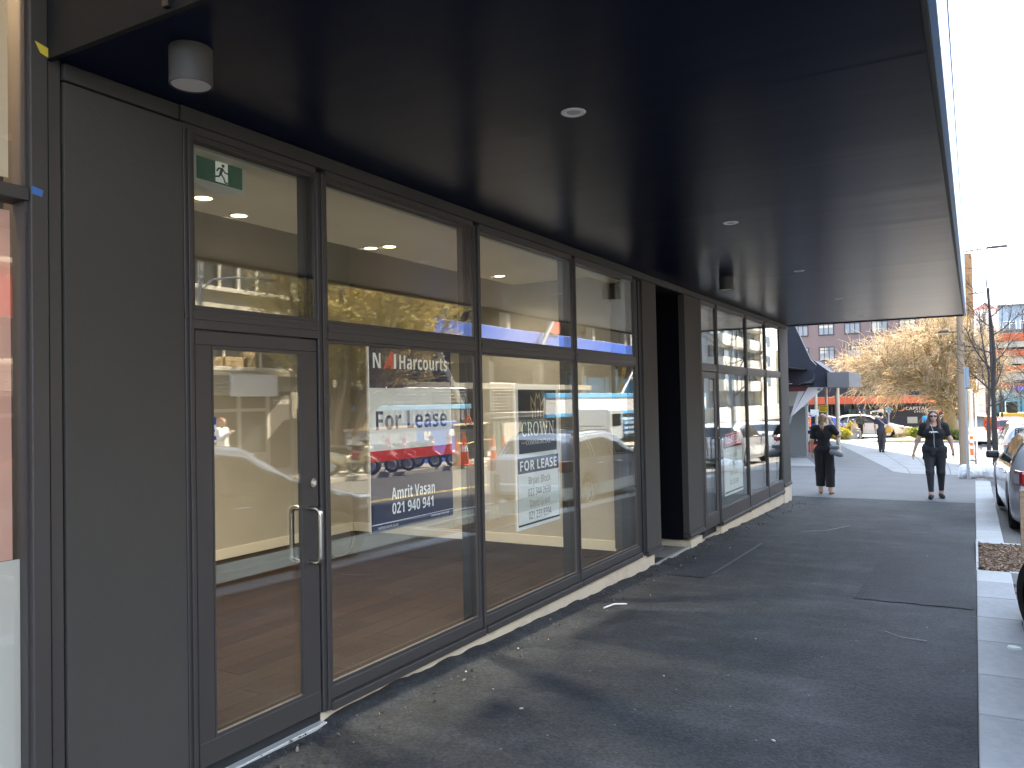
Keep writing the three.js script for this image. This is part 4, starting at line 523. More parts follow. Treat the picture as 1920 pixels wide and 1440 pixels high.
  for (const s of ['L', 'R']) { const to = J['to' + s], an = J['an' + s], heel = an.clone().setY(to.y + 0.008).addScaledVector(to.clone().sub(an).setY(0), -0.18);
    if (o.sandal) part(t, 'shoe', [skinOf(field([['c', heel.clone().setY(to.y - 0.014), to.clone().setY(to.y - 0.014).addScaledVector(to.clone().sub(an).setY(0), 0.15), 0.026, 0.03]], 0.01, 0.008, (x, y, z, d) => Math.max(d, y - (to.y - 0.004)))), tubeOf([to.clone().lerp(heel, 0.25).add(V(-0.036, -0.012, 0)), to.clone().lerp(heel, 0.25).add(V(0, 0.036, 0)), to.clone().lerp(heel, 0.25).add(V(0.036, -0.012, 0))], 0.007, 12, 6)], o.shoes);
    else part(t, 'shoe', skinOf(field([['c', heel, to, 0.042, 0.036], ['c', heel.clone().add(V(0, 0.02, 0)), an, 0.042, 0.042], ['c', heel.clone().setY(to.y - 0.008), to.clone().setY(to.y - 0.01).addScaledVector(to.clone().sub(heel), 0.1), 0.04, 0.037]], 0.02, h * 0.8, (x, y, z, d) => Math.max(d, y - 0.11 - (an.y - 0.085)))), o.shoes); }
  if (o.hair) part(t, 'hair', skinOf(field(o.hair(hv, J), 0.03, o.fine ? 0.007 : 0.01, o.hairCut ? (x, y, z, d) => o.hairCut(x - hd.x, y - hd.y, z - hd.z, d) : null)), o.hairMat);
  t.J = J; t.hv = hv; t.shirtF = shirtF; return t;
}
function put(t, x, s, yaw, H = 1.7, y = gy(s)) { t.scale.setScalar(H / 1.7); t.position.set(x, y + 0.012, -s); t.rotation.y = yaw; return t; }
const cloth = (c, r = 0.9) => std(c, r, { bumpMap: waveBump, bumpScale: 0.01 });
const hairM = c => phy(c, 0.45, { bumpMap: tex(128, (u, v) => [vnoise(u * 100, v * 4, 100, 91)], false, 0.3), bumpScale: 0.004 });
// woman in black walking away, hand to her head  (figure faces +z; turned to walk away)
{ const t = person('woman in loose black clothes walking away with one hand to her head', baseJ({ head: [0.01, 1.56, 0.02], elR: [-0.3, 1.22, 0.03], wrR: [-0.155, 1.5, 0.06], elL: [0.235, 1.11, -0.03], wrL: [0.25, 0.87, 0.02], knL: [0.09, 0.49, 0.045], anL: [0.085, 0.085, 0.03], toL: [0.095, 0.028, 0.16], knR: [-0.11, 0.48, 0.0], anR: [-0.125, 0.1, -0.1], toR: [-0.145, 0.03, 0.04] }),
  { fine: true, shirt: cloth([0.008, 0.008, 0.01]), trousers: cloth([0.007, 0.007, 0.009]), shoes: std([0.16, 0.06, 0.03], 0.6), sandal: true, sleeve: 0.72, hem: 0.9, waist: 1.0, loose: 0.026, flare: 0.028, trouserEnd: 0.15, handR: [0.3, 1, 0.1], palmR: [1, -0.2, 0], curl: 0.5,
    hairMat: hairM([0.2, 0.12, 0.06]), hair: hv => [['e', hv(0, 0.03, -0.025), V(0.086, 0.098, 0.098)], ['c', hv(0, -0.03, -0.085), hv(0, -0.075, -0.11), 0.05, 0.026], ['c', hv(0, -0.08, -0.112), hv(0.005, -0.17, -0.115), 0.03, 0.04], ['c', hv(0.005, -0.17, -0.115), hv(0.01, -0.29, -0.1), 0.042, 0.022]], hairCut: (x, y, z, d) => Math.max(d, z > 0.02 ? (0.02 - y + z * 0.5) * 0.7 : -9) });
  part(t, 'hair_tie', new THREE.TorusGeometry(0.03, 0.008, 8, 20).rotateX(0.9).translate(0.01, 1.48, -0.09), M.rubber);
  put(t, -2.66, 17.35, Math.PI, 1.62);
  const b = thing('handbag', 'grey handbag hanging at the right hip of the woman in black', 'bag', [0, 0, 0]); const g = skinOf(field([['c', V(-0.06, 0.02, 0), V(0.1, -0.02, 0), 0.055, 0.06], ['c', V(-0.07, 0.12, 0), V(0.06, 0.12, 0), 0.04, 0.035]], 0.05, 0.01, (x, y, z, d) => Math.max(d, Math.abs(z) - 0.055))); part(b, 'bag_body', g, std([0.2, 0.21, 0.23], 0.5));
  part(b, 'strap', tubeOf([V(-0.06, 0.14, 0.02), V(-0.2, 0.42, 0.1), V(-0.33, 0.56, 0.04), V(-0.3, 0.5, -0.14), V(0, 0.2, -0.14), V(0.07, 0.13, -0.01)], 0.007, 48, 6), M.rubber); b.position.set(-2.43, gy(17.3) + 0.83, -17.24); b.rotation.y = -0.25; }
// woman walking towards the camera
{ const t = person('woman with long hair and sunglasses in black top and leggings walking closer', baseJ({ elL: [0.275, 1.12, -0.05], wrL: [0.315, 0.9, -0.02], elR: [-0.28, 1.12, -0.02], wrR: [-0.355, 0.88, 0.02], knL: [0.1, 0.49, -0.01], anL: [0.095, 0.11, -0.14], toL: [0.12, 0.035, 0.0], knR: [-0.085, 0.5, 0.1], anR: [-0.075, 0.09, 0.14], toR: [-0.085, 0.045, 0.29], hpL: [0.095, 0.9, 0], hpR: [-0.095, 0.9, 0] }),
  { fine: true, fat: 1.25, bust: true, belly: true, skin: phy([0.5, 0.31, 0.23], 0.55), shirt: cloth([0.009, 0.009, 0.012]), trousers: cloth([0.02, 0.021, 0.025], 0.7), shoes: std(0.01, 0.7), sleeve: 0.55, hem: 0.93, waist: 1.0, loose: 0.006, trouserEnd: 0.13,
    hairMat: hairM([0.07, 0.035, 0.02]), hair: hv => [['e', hv(0, 0.032, -0.02), V(0.086, 0.098, 0.1)], ...[-1, 1].flatMap(k => [['c', hv(k * 0.06, 0.02, -0.01), hv(k * 0.085, -0.1, 0.0), 0.036, 0.04], ['c', hv(k * 0.085, -0.1, 0.0), hv(k * 0.1, -0.24, 0.06), 0.042, 0.036], ['c', hv(k * 0.1, -0.24, 0.06), hv(k * 0.1, -0.33, 0.09), 0.036, 0.018]]), ['c', hv(0, -0.02, -0.08), hv(0, -0.22, -0.1), 0.07, 0.06]], hairCut: (x, y, z, d) => Math.max(d, z > 0.01 ? (0.062 - Math.abs(x) - Math.max(0, y - 0.045) * 1.6) * 0.8 : -9) });
  const hv = t.hv; part(t, 'sunglasses', [...[-1, 1].map(k => { const g = new RoundedBoxGeometry(0.052, 0.034, 0.012, 3, 0.006); const c = hv(k * 0.031, 0.012, 0.09); g.rotateY(k * 0.18); g.translate(c.x, c.y, c.z); return g; }), ...[-1, 1].map(k => rod(hv(k * 0.06, 0.018, 0.082), hv(k * 0.082, 0.016, -0.02), 0.004, 6)), rod(hv(-0.012, 0.018, 0.094), hv(0.012, 0.018, 0.094), 0.004, 6)], M.blackPl);
  // jacket tied round the hips
  part(t, 'tied_jacket', skinOf(field([['c', V(0.08, 0.95, 0.02), V(-0.08, 0.95, 0.02), 0.14, 0.14], ['c', V(0.13, 0.93, 0), V(0.175, 0.79, 0), 0.07, 0.045], ['c', V(-0.13, 0.93, 0), V(-0.17, 0.77, 0), 0.07, 0.045], ['c', V(0.0, 0.95, 0.16), V(-0.03, 0.84, 0.17), 0.035, 0.026], ['c', V(0.03, 0.93, -0.08), V(-0.03, 0.7, -0.1), 0.12, 0.1]], 0.05, 0.012, (x, y, z, d) => Math.max(d, y - 1.02 - 0.02 * Math.sin(x * 23)))), cloth([0.022, 0.022, 0.026]));
  // white print and earphone cord, laid on the shirt
  const zAt = (x, y) => { const { F, n, lo, h } = t.shirtF; const xi = Math.round((x - lo.x) / h), yi = Math.round((y - lo.y) / h); for (let z = n[2] - 1; z > 0; z--) if (F[(z * n[1] + yi) * n[0] + xi] < 0) { const a = F[(z * n[1] + yi) * n[0] + xi], b = F[((z + 1) * n[1] + yi) * n[0] + xi]; return lo.z + (z + a / (a - b)) * h; } return 0; };
  { const g = new THREE.PlaneGeometry(0.17, 0.055, 12, 4), p = g.attributes.position; for (let i = 0; i < p.count; i++) { const x = p.getX(i), y = 1.275 + p.getY(i); p.setXYZ(i, x, y, zAt(x, y) + 0.004); } g.computeVertexNormals();
    const tx = canvasTex(256, 80, (c, w, h) => { c.clearRect(0, 0, w, h); c.fillStyle = '#ffffff'; fit(c, 'rpm.', 8, 56, w - 16, 'italic bold 64px sans-serif'); }); part(t, 'shirt_print', g, phy(1, 0.7, { map: tx, transparent: true, alphaTest: 0.4 })); }
  const cord = [[-0.055, 1.44], [-0.03, 1.36], [0, 1.27], [0.002, 1.15], [0.0, 1.05], [0.01, 0.98]].map(([x, y]) => V(x, y, (y > 1.4 ? 0.05 : zAt(x, y)) + 0.008)); part(t, 'earphone_cord', tubeOf(cord, 0.003, 40, 5), M.white);
  put(t, -0.67, 17.2, 0.02, 1.66); }
// man walking away with a yellow bag
{ const t = person('man in dark checked shirt walking away across the square', baseJ({ elL: [0.25, 1.12, -0.02], wrL: [0.25, 0.9, 0.08], elR: [-0.26, 1.12, -0.05], wrR: [-0.3, 0.92, -0.02], knL: [0.085, 0.5, 0.06], anL: [0.07, 0.09, 0.04], toL: [0.08, 0.03, 0.18], knR: [-0.08, 0.49, -0.02], anR: [-0.06, 0.11, -0.16], toR: [-0.065, 0.035, -0.02] }),
  { shirt: cloth([0.045, 0.045, 0.075]), trousers: cloth([0.045, 0.042, 0.045]), shoes: std(0.012, 0.7), sleeve: 0.6, hem: 0.9, loose: 0.02, flare: 0.012, hairMat: hairM([0.008, 0.007, 0.008]), hair: hv => [['e', hv(0, 0.03, -0.02), V(0.088, 0.1, 0.1)]], hairCut: (x, y, z, d) => Math.max(d, z > 0.03 ? (0.05 - y) * 0.8 : -0.06 - y) });
  put(t, -3.38, 37, Math.PI, 1.68);
  const b = thing('shoulder_bag', 'yellow shoulder bag at the right side of the man walking away', 'bag', [0, 0, 0]); part(b, 'bag_body', skinOf(field([['c', V(-0.07, 0, 0), V(0.09, 0.03, 0), 0.07, 0.075], ['c', V(-0.07, 0.08, 0), V(0.08, 0.1, 0), 0.06, 0.06]], 0.05, 0.012)), std([0.55, 0.3, 0.03], 0.6)); part(b, 'strap', tubeOf([V(0, 0.13, 0), V(-0.16, 0.32, 0.03), V(-0.36, 0.52, 0.02)], 0.012, 24, 6), std([0.5, 0.4, 0.3], 0.7)); b.position.set(-3.1, gy(37) + 0.88, -36.86); }
// far figures on the square
{ const t = person('person in pale clothes sitting on a concrete block', baseJ({ pel: [0, 0.52, 0], chest: [0, 0.8, 0.04], neck: [0, 0.99, 0.05], head: [0, 1.12, 0.09], shL: [0.16, 0.95, 0.05], shR: [-0.16, 0.95, 0.05], elL: [0.2, 0.72, 0.14], elR: [-0.2, 0.72, 0.14], wrL: [0.1, 0.66, 0.34], wrR: [-0.1, 0.66, 0.34], hpL: [0.085, 0.5, 0.02], hpR: [-0.085, 0.5, 0.02], knL: [0.1, 0.48, 0.42], knR: [-0.1, 0.48, 0.42], anL: [0.1, 0.085, 0.46], anR: [-0.1, 0.085, 0.46], toL: [0.11, 0.03, 0.6], toR: [-0.11, 0.03, 0.6] }), { seated: true, cell: 0.018, shirt: cloth([0.42, 0.36, 0.3]), trousers: cloth([0.25, 0.24, 0.25]), shoes: std(0.02), hem: 0.46, waist: 0.62, sleeve: 1, hairMat: hairM([0.05, 0.03, 0.02]), hair: hv => [['e', hv(0, 0.03, -0.02), V(0.086, 0.098, 0.098)]], hairCut: (x, y, z, d) => Math.max(d, z > 0.02 ? (0.04 - y) : -9) }); put(t, -6.75, 55.6, 1.4, 1.7, gy(56) - 0.02); }
{ const t = person('person in dark clothes standing beyond the seated person', baseJ({}), { cell: 0.018, shirt: cloth([0.05, 0.06, 0.06]), trousers: cloth([0.015, 0.015, 0.02]), shoes: std(0.02), sleeve: 1, hairMat: hairM([0.01, 0.01, 0.01]), hair: hv => [['e', hv(0, 0.03, -0.02), V(0.086, 0.098, 0.098)]] }); put(t, -6.45, 57.0, 0.8, 1.7, gy(57)); }
{ const t = person('man in a bright blue shirt standing by the green bushes', baseJ({}), { cell: 0.018, fat: 1.1, shirt: cloth([0.06, 0.36, 0.62]), trousers: cloth([0.03, 0.03, 0.04]), shoes: std(0.02), hairMat: hairM([0.3, 0.28, 0.26]), hair: hv => [['e', hv(0, 0.035, -0.02), V(0.082, 0.092, 0.094)]], hairCut: (x, y, z, d) => Math.max(d, 0.04 - y) }); put(t, -2.42, 53.5, 0.4, 1.72, gy(54)); }
{ const t = person('man in an orange vest walking near the blue car', baseJ({ elL: [0.26, 1.13, 0.06], wrL: [0.2, 0.95, 0.2] }), { cell: 0.018, shirt: cloth([0.8, 0.17, 0.03]), trousers: cloth([0.1, 0.13, 0.22]), shoes: std(0.02), hairMat: hairM([0.3, 0.25, 0.2]), hair: hv => [['e', hv(0, 0.035, -0.02), V(0.082, 0.092, 0.094)]], hairCut: (x, y, z, d) => Math.max(d, 0.04 - y) }); put(t, -7.5, 44.2, -1.1, 1.72, gy(44)); }
{ const t = person('worker in orange clothes standing among the white posts by the kerb', baseJ({}), { cell: 0.018, shirt: cloth([0.85, 0.16, 0.03]), trousers: cloth([0.8, 0.2, 0.05]), shoes: std(0.02), sleeve: 1, hairMat: M.red, hair: hv => [['e', hv(0, 0.035, -0.01), V(0.09, 0.095, 0.1)]], hairCut: (x, y, z, d) => Math.max(d, 0.03 - y) }); put(t, 0.7, 52, 2.6, 1.72, gy(52) - 0.11); }
{ const t = person('person with red hair in a white top standing across the street', baseJ({ elL: [0.25, 1.16, 0.12], wrL: [0.12, 1.3, 0.26] }), { cell: 0.018, shirt: cloth([0.75, 0.75, 0.75]), trousers: cloth([0.6, 0.58, 0.56]), shoes: std(0.4), sleeve: 1, hairMat: hairM([0.45, 0.12, 0.04]), hair: hv => [['e', hv(0, 0.03, -0.02), V(0.09, 0.1, 0.1)], ['c', hv(0, -0.02, -0.07), hv(0, -0.2, -0.08), 0.07, 0.05]], hairCut: (x, y, z, d) => Math.max(d, z > 0.02 ? (0.045 - y) : -9) }); put(t, 9.6, 13.4, -1.9, 1.66, gy(13.4)); }
// ---------- trees ----------
class Tubes {       // many thin tapering tubes in one geometry
  constructor() { this.p = []; this.n = []; this.u = []; this.i = []; }
  add(pts, r0, r1, sides) {
    const m = pts.length, up = V(0, 1, 0), base = this.p.length / 3; let len = 0;
    for (let k = 0; k < m; k++) {
      const d = pts[Math.min(k + 1, m - 1)].clone().sub(pts[Math.max(k - 1, 0)]).normalize(), a = Math.abs(d.y) > 0.95 ? V(1, 0, 0).cross(d).normalize() : up.clone().cross(d).normalize(), b = d.clone().cross(a), r = lerp(r0, r1, k / (m - 1));
      if (k) len += pts[k].distanceTo(pts[k - 1]);
      for (let j = 0; j < sides; j++) { const t = j / sides * 6.2832, c = Math.cos(t), s = Math.sin(t), nx = a.x * c + b.x * s, ny = a.y * c + b.y * s, nz = a.z * c + b.z * s; this.p.push(pts[k].x + nx * r, pts[k].y + ny * r, pts[k].z + nz * r); this.n.push(nx, ny, nz); this.u.push(j / sides, len); }
    }
    for (let k = 0; k < m - 1; k++) for (let j = 0; j < sides; j++) { const q = base + k * sides, j2 = (j + 1) % sides; this.i.push(q + j, q + j2, q + sides + j, q + j2, q + sides + j2, q + sides + j); }
  }
  geo() { const g = new THREE.BufferGeometry(); g.setAttribute('position', new THREE.Float32BufferAttribute(this.p, 3)); g.setAttribute('normal', new THREE.Float32BufferAttribute(this.n, 3)); g.setAttribute('uv', new THREE.Float32BufferAttribute(this.u, 2)); g.setIndex(this.i); return g; }
}
function limb(r, a, dir, len, bend, lift, n = 5) {    // a wandering limb
  const pts = [a.clone()], d = dir.clone().normalize(), p = a.clone();
  for (let k = 0; k < n; k++) { d.add(V((r() - 0.5) * bend, (r() - 0.5) * bend + lift, (r() - 0.5) * bend)).normalize(); p.addScaledVector(d, len / n); pts.push(p.clone()); }
  return pts;
}
const along = (pts, t) => { const f = t * (pts.length - 1), i = Math.min(pts.length - 2, Math.floor(f)); return pts[i].clone().lerp(pts[i + 1], f - i); };
const dirAt = (pts, t) => { const i = Math.min(pts.length - 2, Math.floor(t * (pts.length - 1))); return pts[i + 1].clone().sub(pts[i]).normalize(); };
function spread(r, d, ang) { const a = V(r() - 0.5, r() - 0.5, r() - 0.5).cross(d).normalize(); return d.clone().applyAxisAngle(a, ang); }
function tree(name, label, base, mats, o, group) {
  const t = thing(name, label, 'tree', base, group), r = rng(o.seed), W = new Tubes(), B = new Tubes(), Tw = new Tubes(), leaves = [];
  const root = V(base[0], base[1], -base[2]);
  const stems = o.stems(root, r);
  for (const st of stems) { W.add(st.pts, st.r0, st.r1, 10);
    const nb = o.branches; for (let i = 0; i < nb; i++) { const u = o.from + (1 - o.from) * (i + r()) / nb, a = along(st.pts, u), L = o.bLen * (0.6 + 0.7 * r()) * (1.15 - 0.5 * u), br = limb(r, a, spread(r, dirAt(st.pts, u), o.bAng * (0.6 + 0.7 * r())), L, o.bend, o.lift, 6), rb = lerp(st.r0, st.r1, u) * 0.5; B.add(br, rb, rb * 0.25, 6);
      for (let j = 0; j < o.subs; j++) { const v = 0.2 + 0.8 * (j + r()) / o.subs, c = along(br, v), sb = limb(r, c, spread(r, dirAt(br, v), o.sAng * (0.6 + 0.8 * r())), o.sLen * (0.5 + 0.9 * r()), o.bend, o.sLift ?? o.lift, 5), rs = Math.max(o.twigR * 1.8, rb * 0.32); B.add(sb, rs, o.twigR, 4);
        for (let k = 0; k < o.twigs; k++) { const w = 0.15 + 0.85 * (k + r()) / o.twigs, e = along(sb, w), tw = limb(r, e, spread(r, dirAt(sb, w), o.tAng * (0.4 + 0.9 * r())), o.tLen * (0.5 + r()), o.tBend ?? 0.5, o.tLift, 4); Tw.add(tw, o.twigR, o.twigR * 0.45, 3);
          if (o.leaf) for (let q = 0; q < o.leaf; q++) if (r() < o.leafShare) leaves.push(along(tw, 0.2 + 0.8 * r())); } } } }
  part(t, 'trunk', W.geo(), mats[0]); part(t, 'branches', B.geo(), mats[0]); part(t, 'twigs', Tw.geo(), mats[1], 'stuff');
  if (leaves.length) { const p = [], ix = [], nn = [], uu = []; leaves.forEach((c, k) => { const a = V(r() - 0.5, r() - 0.5, r() - 0.5).normalize(), b = V(r() - 0.5, r() - 0.5, r() - 0.5).cross(a).normalize(), s = o.leafSize * (0.5 + r()), n = a.clone().cross(b), q = p.length / 3; for (const [i, j] of [[-1, 0], [0, -0.5], [1, 0], [0, 0.5]]) { p.push(c.x + (a.x * i + b.x * j) * s, c.y + (a.y * i + b.y * j) * s, c.z + (a.z * i + b.z * j) * s); nn.push(n.x, n.y, n.z); uu.push(i, j); } ix.push(q, q + 1, q + 2, q, q + 2, q + 3); });
    const g = new THREE.BufferGeometry(); g.setAttribute('position', new THREE.Float32BufferAttribute(p, 3)); g.setAttribute('normal', new THREE.Float32BufferAttribute(nn, 3)); g.setAttribute('uv', new THREE.Float32BufferAttribute(uu, 2)); g.setIndex(ix); part(t, 'leaves', g, mats[2], 'stuff'); }
  return t;
}
const twigGold = std([0.56, 0.44, 0.28], 0.85), leafYellow = phy([0.7, 0.6, 0.17], 0.8, { transmission: 0.35, thickness: 0, side: THREE.DoubleSide });
// the big pale tree at the far side of the square, fine hanging twigs
tree('willow_tree', 'large golden bare tree with a leaning trunk beyond the square', [-1.1, gy(56) - 0.05, 56], [std([0.3, 0.23, 0.12], 0.95, { map: concreteMap, bumpMap: fineBump, bumpScale: 0.02 }), twigGold, leafYellow], { seed: 21,
  stems: (b, r) => [[V(-0.35, 3.2, 0.1), 0.42, 0.24, 0], [V(-3.6, 4.6, 0.6), 0.26, 0.09, 1], [V(-1.6, 6.0, -0.8), 0.24, 0.08, 1], [V(0.9, 5.6, 0.5), 0.22, 0.08, 1], [V(-2.8, 5.6, -1.6), 0.2, 0.07, 1], [V(-4.6, 4.0, 0.2), 0.2, 0.07, 1], [V(-0.6, 6.6, 1.2), 0.2, 0.07, 1], [V(1.5, 4.6, 0.3), 0.18, 0.06, 1], [V(-5.2, 5.0, -1.2), 0.18, 0.06, 1]].map(([e, r0, r1, k]) => { const a = k ? b.clone().add(V(-0.25, 1.9 + 0.5 * r(), 0.1)) : b.clone(), z = b.clone().add(e); return { pts: [0, 0.25, 0.5, 0.75, 1].map(u => a.clone().lerp(z, u).add(V((r() - 0.5) * 0.25 * Math.sin(u * 3.14), 0.5 * k * Math.sin(u * 3.14), (r() - 0.5) * 0.25))), r0, r1 }; }),
  branches: 13, from: 0.35, bLen: 1.9, bAng: 0.9, bend: 0.35, lift: 0.04, subs: 9, sAng: 0.8, sLen: 1.15, sLift: 0.0, twigs: 7, tAng: 0.7, tLen: 0.75, tLift: -0.07, twigR: 0.011, leaf: 1, leafShare: 0.3, leafSize: 0.05 });
// slender bare street trees
const street = (label, base, H, seed, lean = 0) => tree('street_tree', label, base, [M.barkDk, M.barkDk], { seed, stems: (b, r) => [{ pts: [0, 0.12, 0.25, 0.4, 0.55, 0.7, 0.85, 1].map((u, i) => b.clone().add(V((0.12 + lean) * Math.sin(u * 5) * u + (i > 1 ? (r() - 0.5) * 0.12 : 0), H * u, (r() - 0.5) * 0.1))), r0: 0.085, r1: 0.012 }],
  branches: 13, from: 0.34, bLen: 1.5, bAng: 0.95, bend: 0.3, lift: 0.06, subs: 6, sAng: 0.7, sLen: 0.65, twigs: 5, tAng: 0.7, tLen: 0.38, tLift: 0.05, twigR: 0.0045 }, 'slender bare street trees');
street('slender bare street tree rising behind the silver cars', [0.46, gy(25.2) - 0.12, 25.2], 5.7, 5);
street('bare street tree just behind the white posts up the street', [0.5, gy(40) - 0.1, 40], 6.2, 8, 0.1);
street('farthest bare street tree before the orange banded building', [1.5, gy(58) - 0.1, 60], 7.2, 12);
street('bare street tree at the right edge of the view', [2.3, gy(46) - 0.1, 46], 6.6, 15);
// the many-stemmed tree across the street with pale yellow catkins
tree('catkin_tree', 'many stemmed tree with yellow catkins across the street', [11.2, gy(19) - 0.06, 19.3], [M.bark, std([0.5, 0.4, 0.24], 0.9), leafYellow], { seed: 33,
  stems: (b, r) => [[-0.6, 5.9, -3.9], [0.6, 6.6, -1.6], [-0.9, 6.8, 0.4], [0.5, 6.4, 2.0], [0, 6.9, -0.5], [-0.4, 5.6, -5.6], [1.6, 6.2, -3.0], [-1.7, 6.0, -2.2]].map(e => ({ pts: [0, 0.12, 0.28, 0.45, 0.65, 0.85, 1].map(u => b.clone().add(V(e[0] * Math.pow(u, 1.25) + (r() - 0.5) * 0.3 * u + (r() - 0.5) * 0.25, e[1] * u, e[2] * Math.pow(u, 1.2) + (r() - 0.5) * 0.3 * u + (r() - 0.5) * 0.25))), r0: 0.17, r1: 0.035 })),
  branches: 15, from: 0.36, bLen: 1.8, bAng: 0.7, bend: 0.3, lift: 0.1, subs: 10, sAng: 0.65, sLen: 0.9, twigs: 11, tAng: 0.5, tLen: 0.6, tLift: 0.12, twigR: 0.007, leaf: 5, leafShare: 0.66, leafSize: 0.046 });
// ---------- the square and what stands round it ----------
// hidden high block on the left whose shade lies over the path and the near road
solo('tower_block', bx(-34, -14.6, -1.2, 54, 24, 76), M.render, 'tall grey block standing left of the square beyond the shop building', 'building');
// next building's dark canopy
{ const t = thing('neighbour_awning', 'dark navy awning of the next building with a sloping end over the square', 'awning', [-5.4, 2, 29]), navy = std([0.011, 0.014, 0.026], 0.6, { map: paintMap });
  const e = extr([[-7.5, 5.2], [-5.75, 5.2], [-5.27, 4.16], [-4.78, 2.95], [-4.62, 2.78], [-4.77, 2.31], [-5.2, 2.12], [-7.5, 2.12]], 0.25, 0); e.translate(0, 0, -29.2); part(t, 'end_panel', muv(e), navy);
  const e2 = extr([[-4.78, 2.95], [-4.28, 2.54], [-4.28, 2.03], [-5.0, 2.03], [-4.77, 2.31]], 1.4, 0); e2.translate(0, 0, -31); part(t, 'canopy_box', muv(e2), std([0.022, 0.025, 0.042], 0.6, { map: paintMap }));
  part(t, 'front_panel', bx(-4.29, -3.6, 2.0, 2.51, 29.1, 32.4, 0.01), std([0.13, 0.13, 0.135], 0.7, { map: paintMap }));
  part(t, 'ceiling_grid', [bx(-7.5, -4.8, 2.13, 2.16, 29.3, 38), bx(-7.5, -4.9, 2.6, 2.64, 24, 29)], M.black);
  for (let i = 0; i < 7; i++) for (let j = 0; j < 3; j++) { const s = 24.3 + i * 0.68, x = -5.5 + j * -0.7 - 0.03 * i + (i < 3 ? -0.2 : 0); const q = part(t, 'ceiling_tile', bx(x - 0.29, x + 0.29, 2.58 - 0.07 * i - 0.015, 2.58 - 0.07 * i, s, s + 0.52), std([0.42, 0.42, 0.42], 0.8)); } }
{ const t = thing('shade_sail', 'white printed fabric sail slanting down below the dark awning', 'shade sail', [-5.2, 0.8, 30]), fab = (c) => phy(c, 0.9, { transmission: 0.3, thickness: 0, side: THREE.DoubleSide });
  const prn = canvasTex(256, 256, (c, w, h) => { c.fillStyle = '#e9e9ee'; c.fillRect(0, 0, w, h); c.fillStyle = '#c06a6e'; for (let i = 0; i < 5; i++) { c.save(); c.translate(70 + i * 36, 190 - i * 34); c.rotate(-0.75); c.fillRect(0, 0, 30, 9); c.restore(); } c.fillStyle = '#5c9c8c'; c.fillRect(170, 8, 50, 18); });
  const tri = (P, m) => { const g = new THREE.BufferGeometry(); g.setAttribute('position', new THREE.Float32BufferAttribute(P.flat(), 3)); g.setAttribute('uv', new THREE.Float32BufferAttribute([0, 1, 1, 1, 0, 0], 2)); g.setIndex([0, 1, 2]); g.computeVertexNormals(); return g; };
  part(t, 'sail', tri([[-5.05, 2.06, -30], [-4.5, 2.0, -29.8], [-5.7, 0.98, -30.1]]), phy(1, 0.9, { map: prn, transmission: 0.3, thickness: 0, side: THREE.DoubleSide }));
  part(t, 'sail', tri([[-5.42, 2.0, -30.3], [-5.12, 2.0, -30.2], [-5.75, 0.95, -30.2]]), fab([0.75, 0.75, 0.78]));
  part(t, 'sail_pole', rod(V(-5.78, 0.8, -30.15), V(-5.08, 2.08, -30.1), 0.02, 8), M.greyPl); part(t, 'wall_bracket', rod(V(-5.82, 0.68, -30.2), V(-5.68, 1.02, -30.1), 0.05, 8), M.galv); part(t, 'head_batten', bx(-5.8, -5.02, 1.9, 2.07, 30.2, 30.3, 0.01), std([0.18, 0.05, 0.06], 0.7)); }
{ const t = thing('shop_entrance', 'pale grey entrance wall with a round clock below the slanting sail', 'shopfront', [-6, gy(33), 33]); part(t, 'wall', bx(-8, -5.62, gy(33) - 0.1, 2.1, 32.6, 33), std([0.16, 0.17, 0.17], 0.8, { map: paintMap })); part(t, 'fascia_board', bx(-8, -5.5, 1.35, 2.0, 32.5, 32.58, 0.01), std([0.5, 0.48, 0.42], 0.7)); const g = new THREE.CylinderGeometry(0.2, 0.2, 0.04, 28); g.rotateX(Math.PI / 2); g.translate(-5.72, 1.5, -32.46); part(t, 'clock', g, std(0.5, 0.5)); }
// poster kiosk
{ const kt = canvasTex(256, 280, (c, w, h) => { c.fillStyle = '#14151a'; c.fillRect(0, 0, w, h); c.fillStyle = '#d63a3a'; c.fillRect(0, 180, w, 100); c.fillStyle = '#e9d9d2'; c.fillRect(30, 40, 60, 44); c.fillRect(50, 84, 46, 60); c.fillRect(16, 120, 40, 40); c.fillStyle = '#d33a34'; c.beginPath(); c.arc(190, 60, 40, 0, 7); c.fill(); c.fillStyle = '#ffffff'; c.fillRect(160, 120, 60, 14); c.fillRect(175, 140, 40, 12); c.fillStyle = '#f0c0b8'; for (let i = 0; i < 5; i++) c.fillRect(90, 196 + i * 15, 140, 4); });
  const t = thing('poster_box', 'red and black poster box standing on the square behind the woman in black', 'poster box', [-6, gy(36.7), 36.8]); part(t, 'box', bx(-6.42, -5.6, gy(36.7), 0.24, 36.7, 37.3, 0.01), M.blackPl); part(t, 'print', quad(S3(-6.41, gy(36.7) + 0.03, 36.69), S3(-5.61, gy(36.7) + 0.03, 36.69), S3(-5.61, 0.22, 36.69), S3(-6.41, 0.22, 36.69)), phy(1, 0.5, { map: kt }));
  const b = thing('low_barrier', 'long low grey barrier beside the poster box', 'barrier', [-8, gy(37), 37]); part(b, 'panel', bx(-10.5, -6.44, gy(37) + 0.02, 0.24, 36.9, 37.1, 0.01), std([0.3, 0.3, 0.33], 0.7)); part(b, 'base', bx(-10.5, -6.44, gy(37), gy(37) + 0.15, 36.86, 37.14), M.black); part(b, 'top_rail', bx(-10.5, -5.6, 0.242, 0.27, 36.86, 37.14, 0.008), M.galv); }
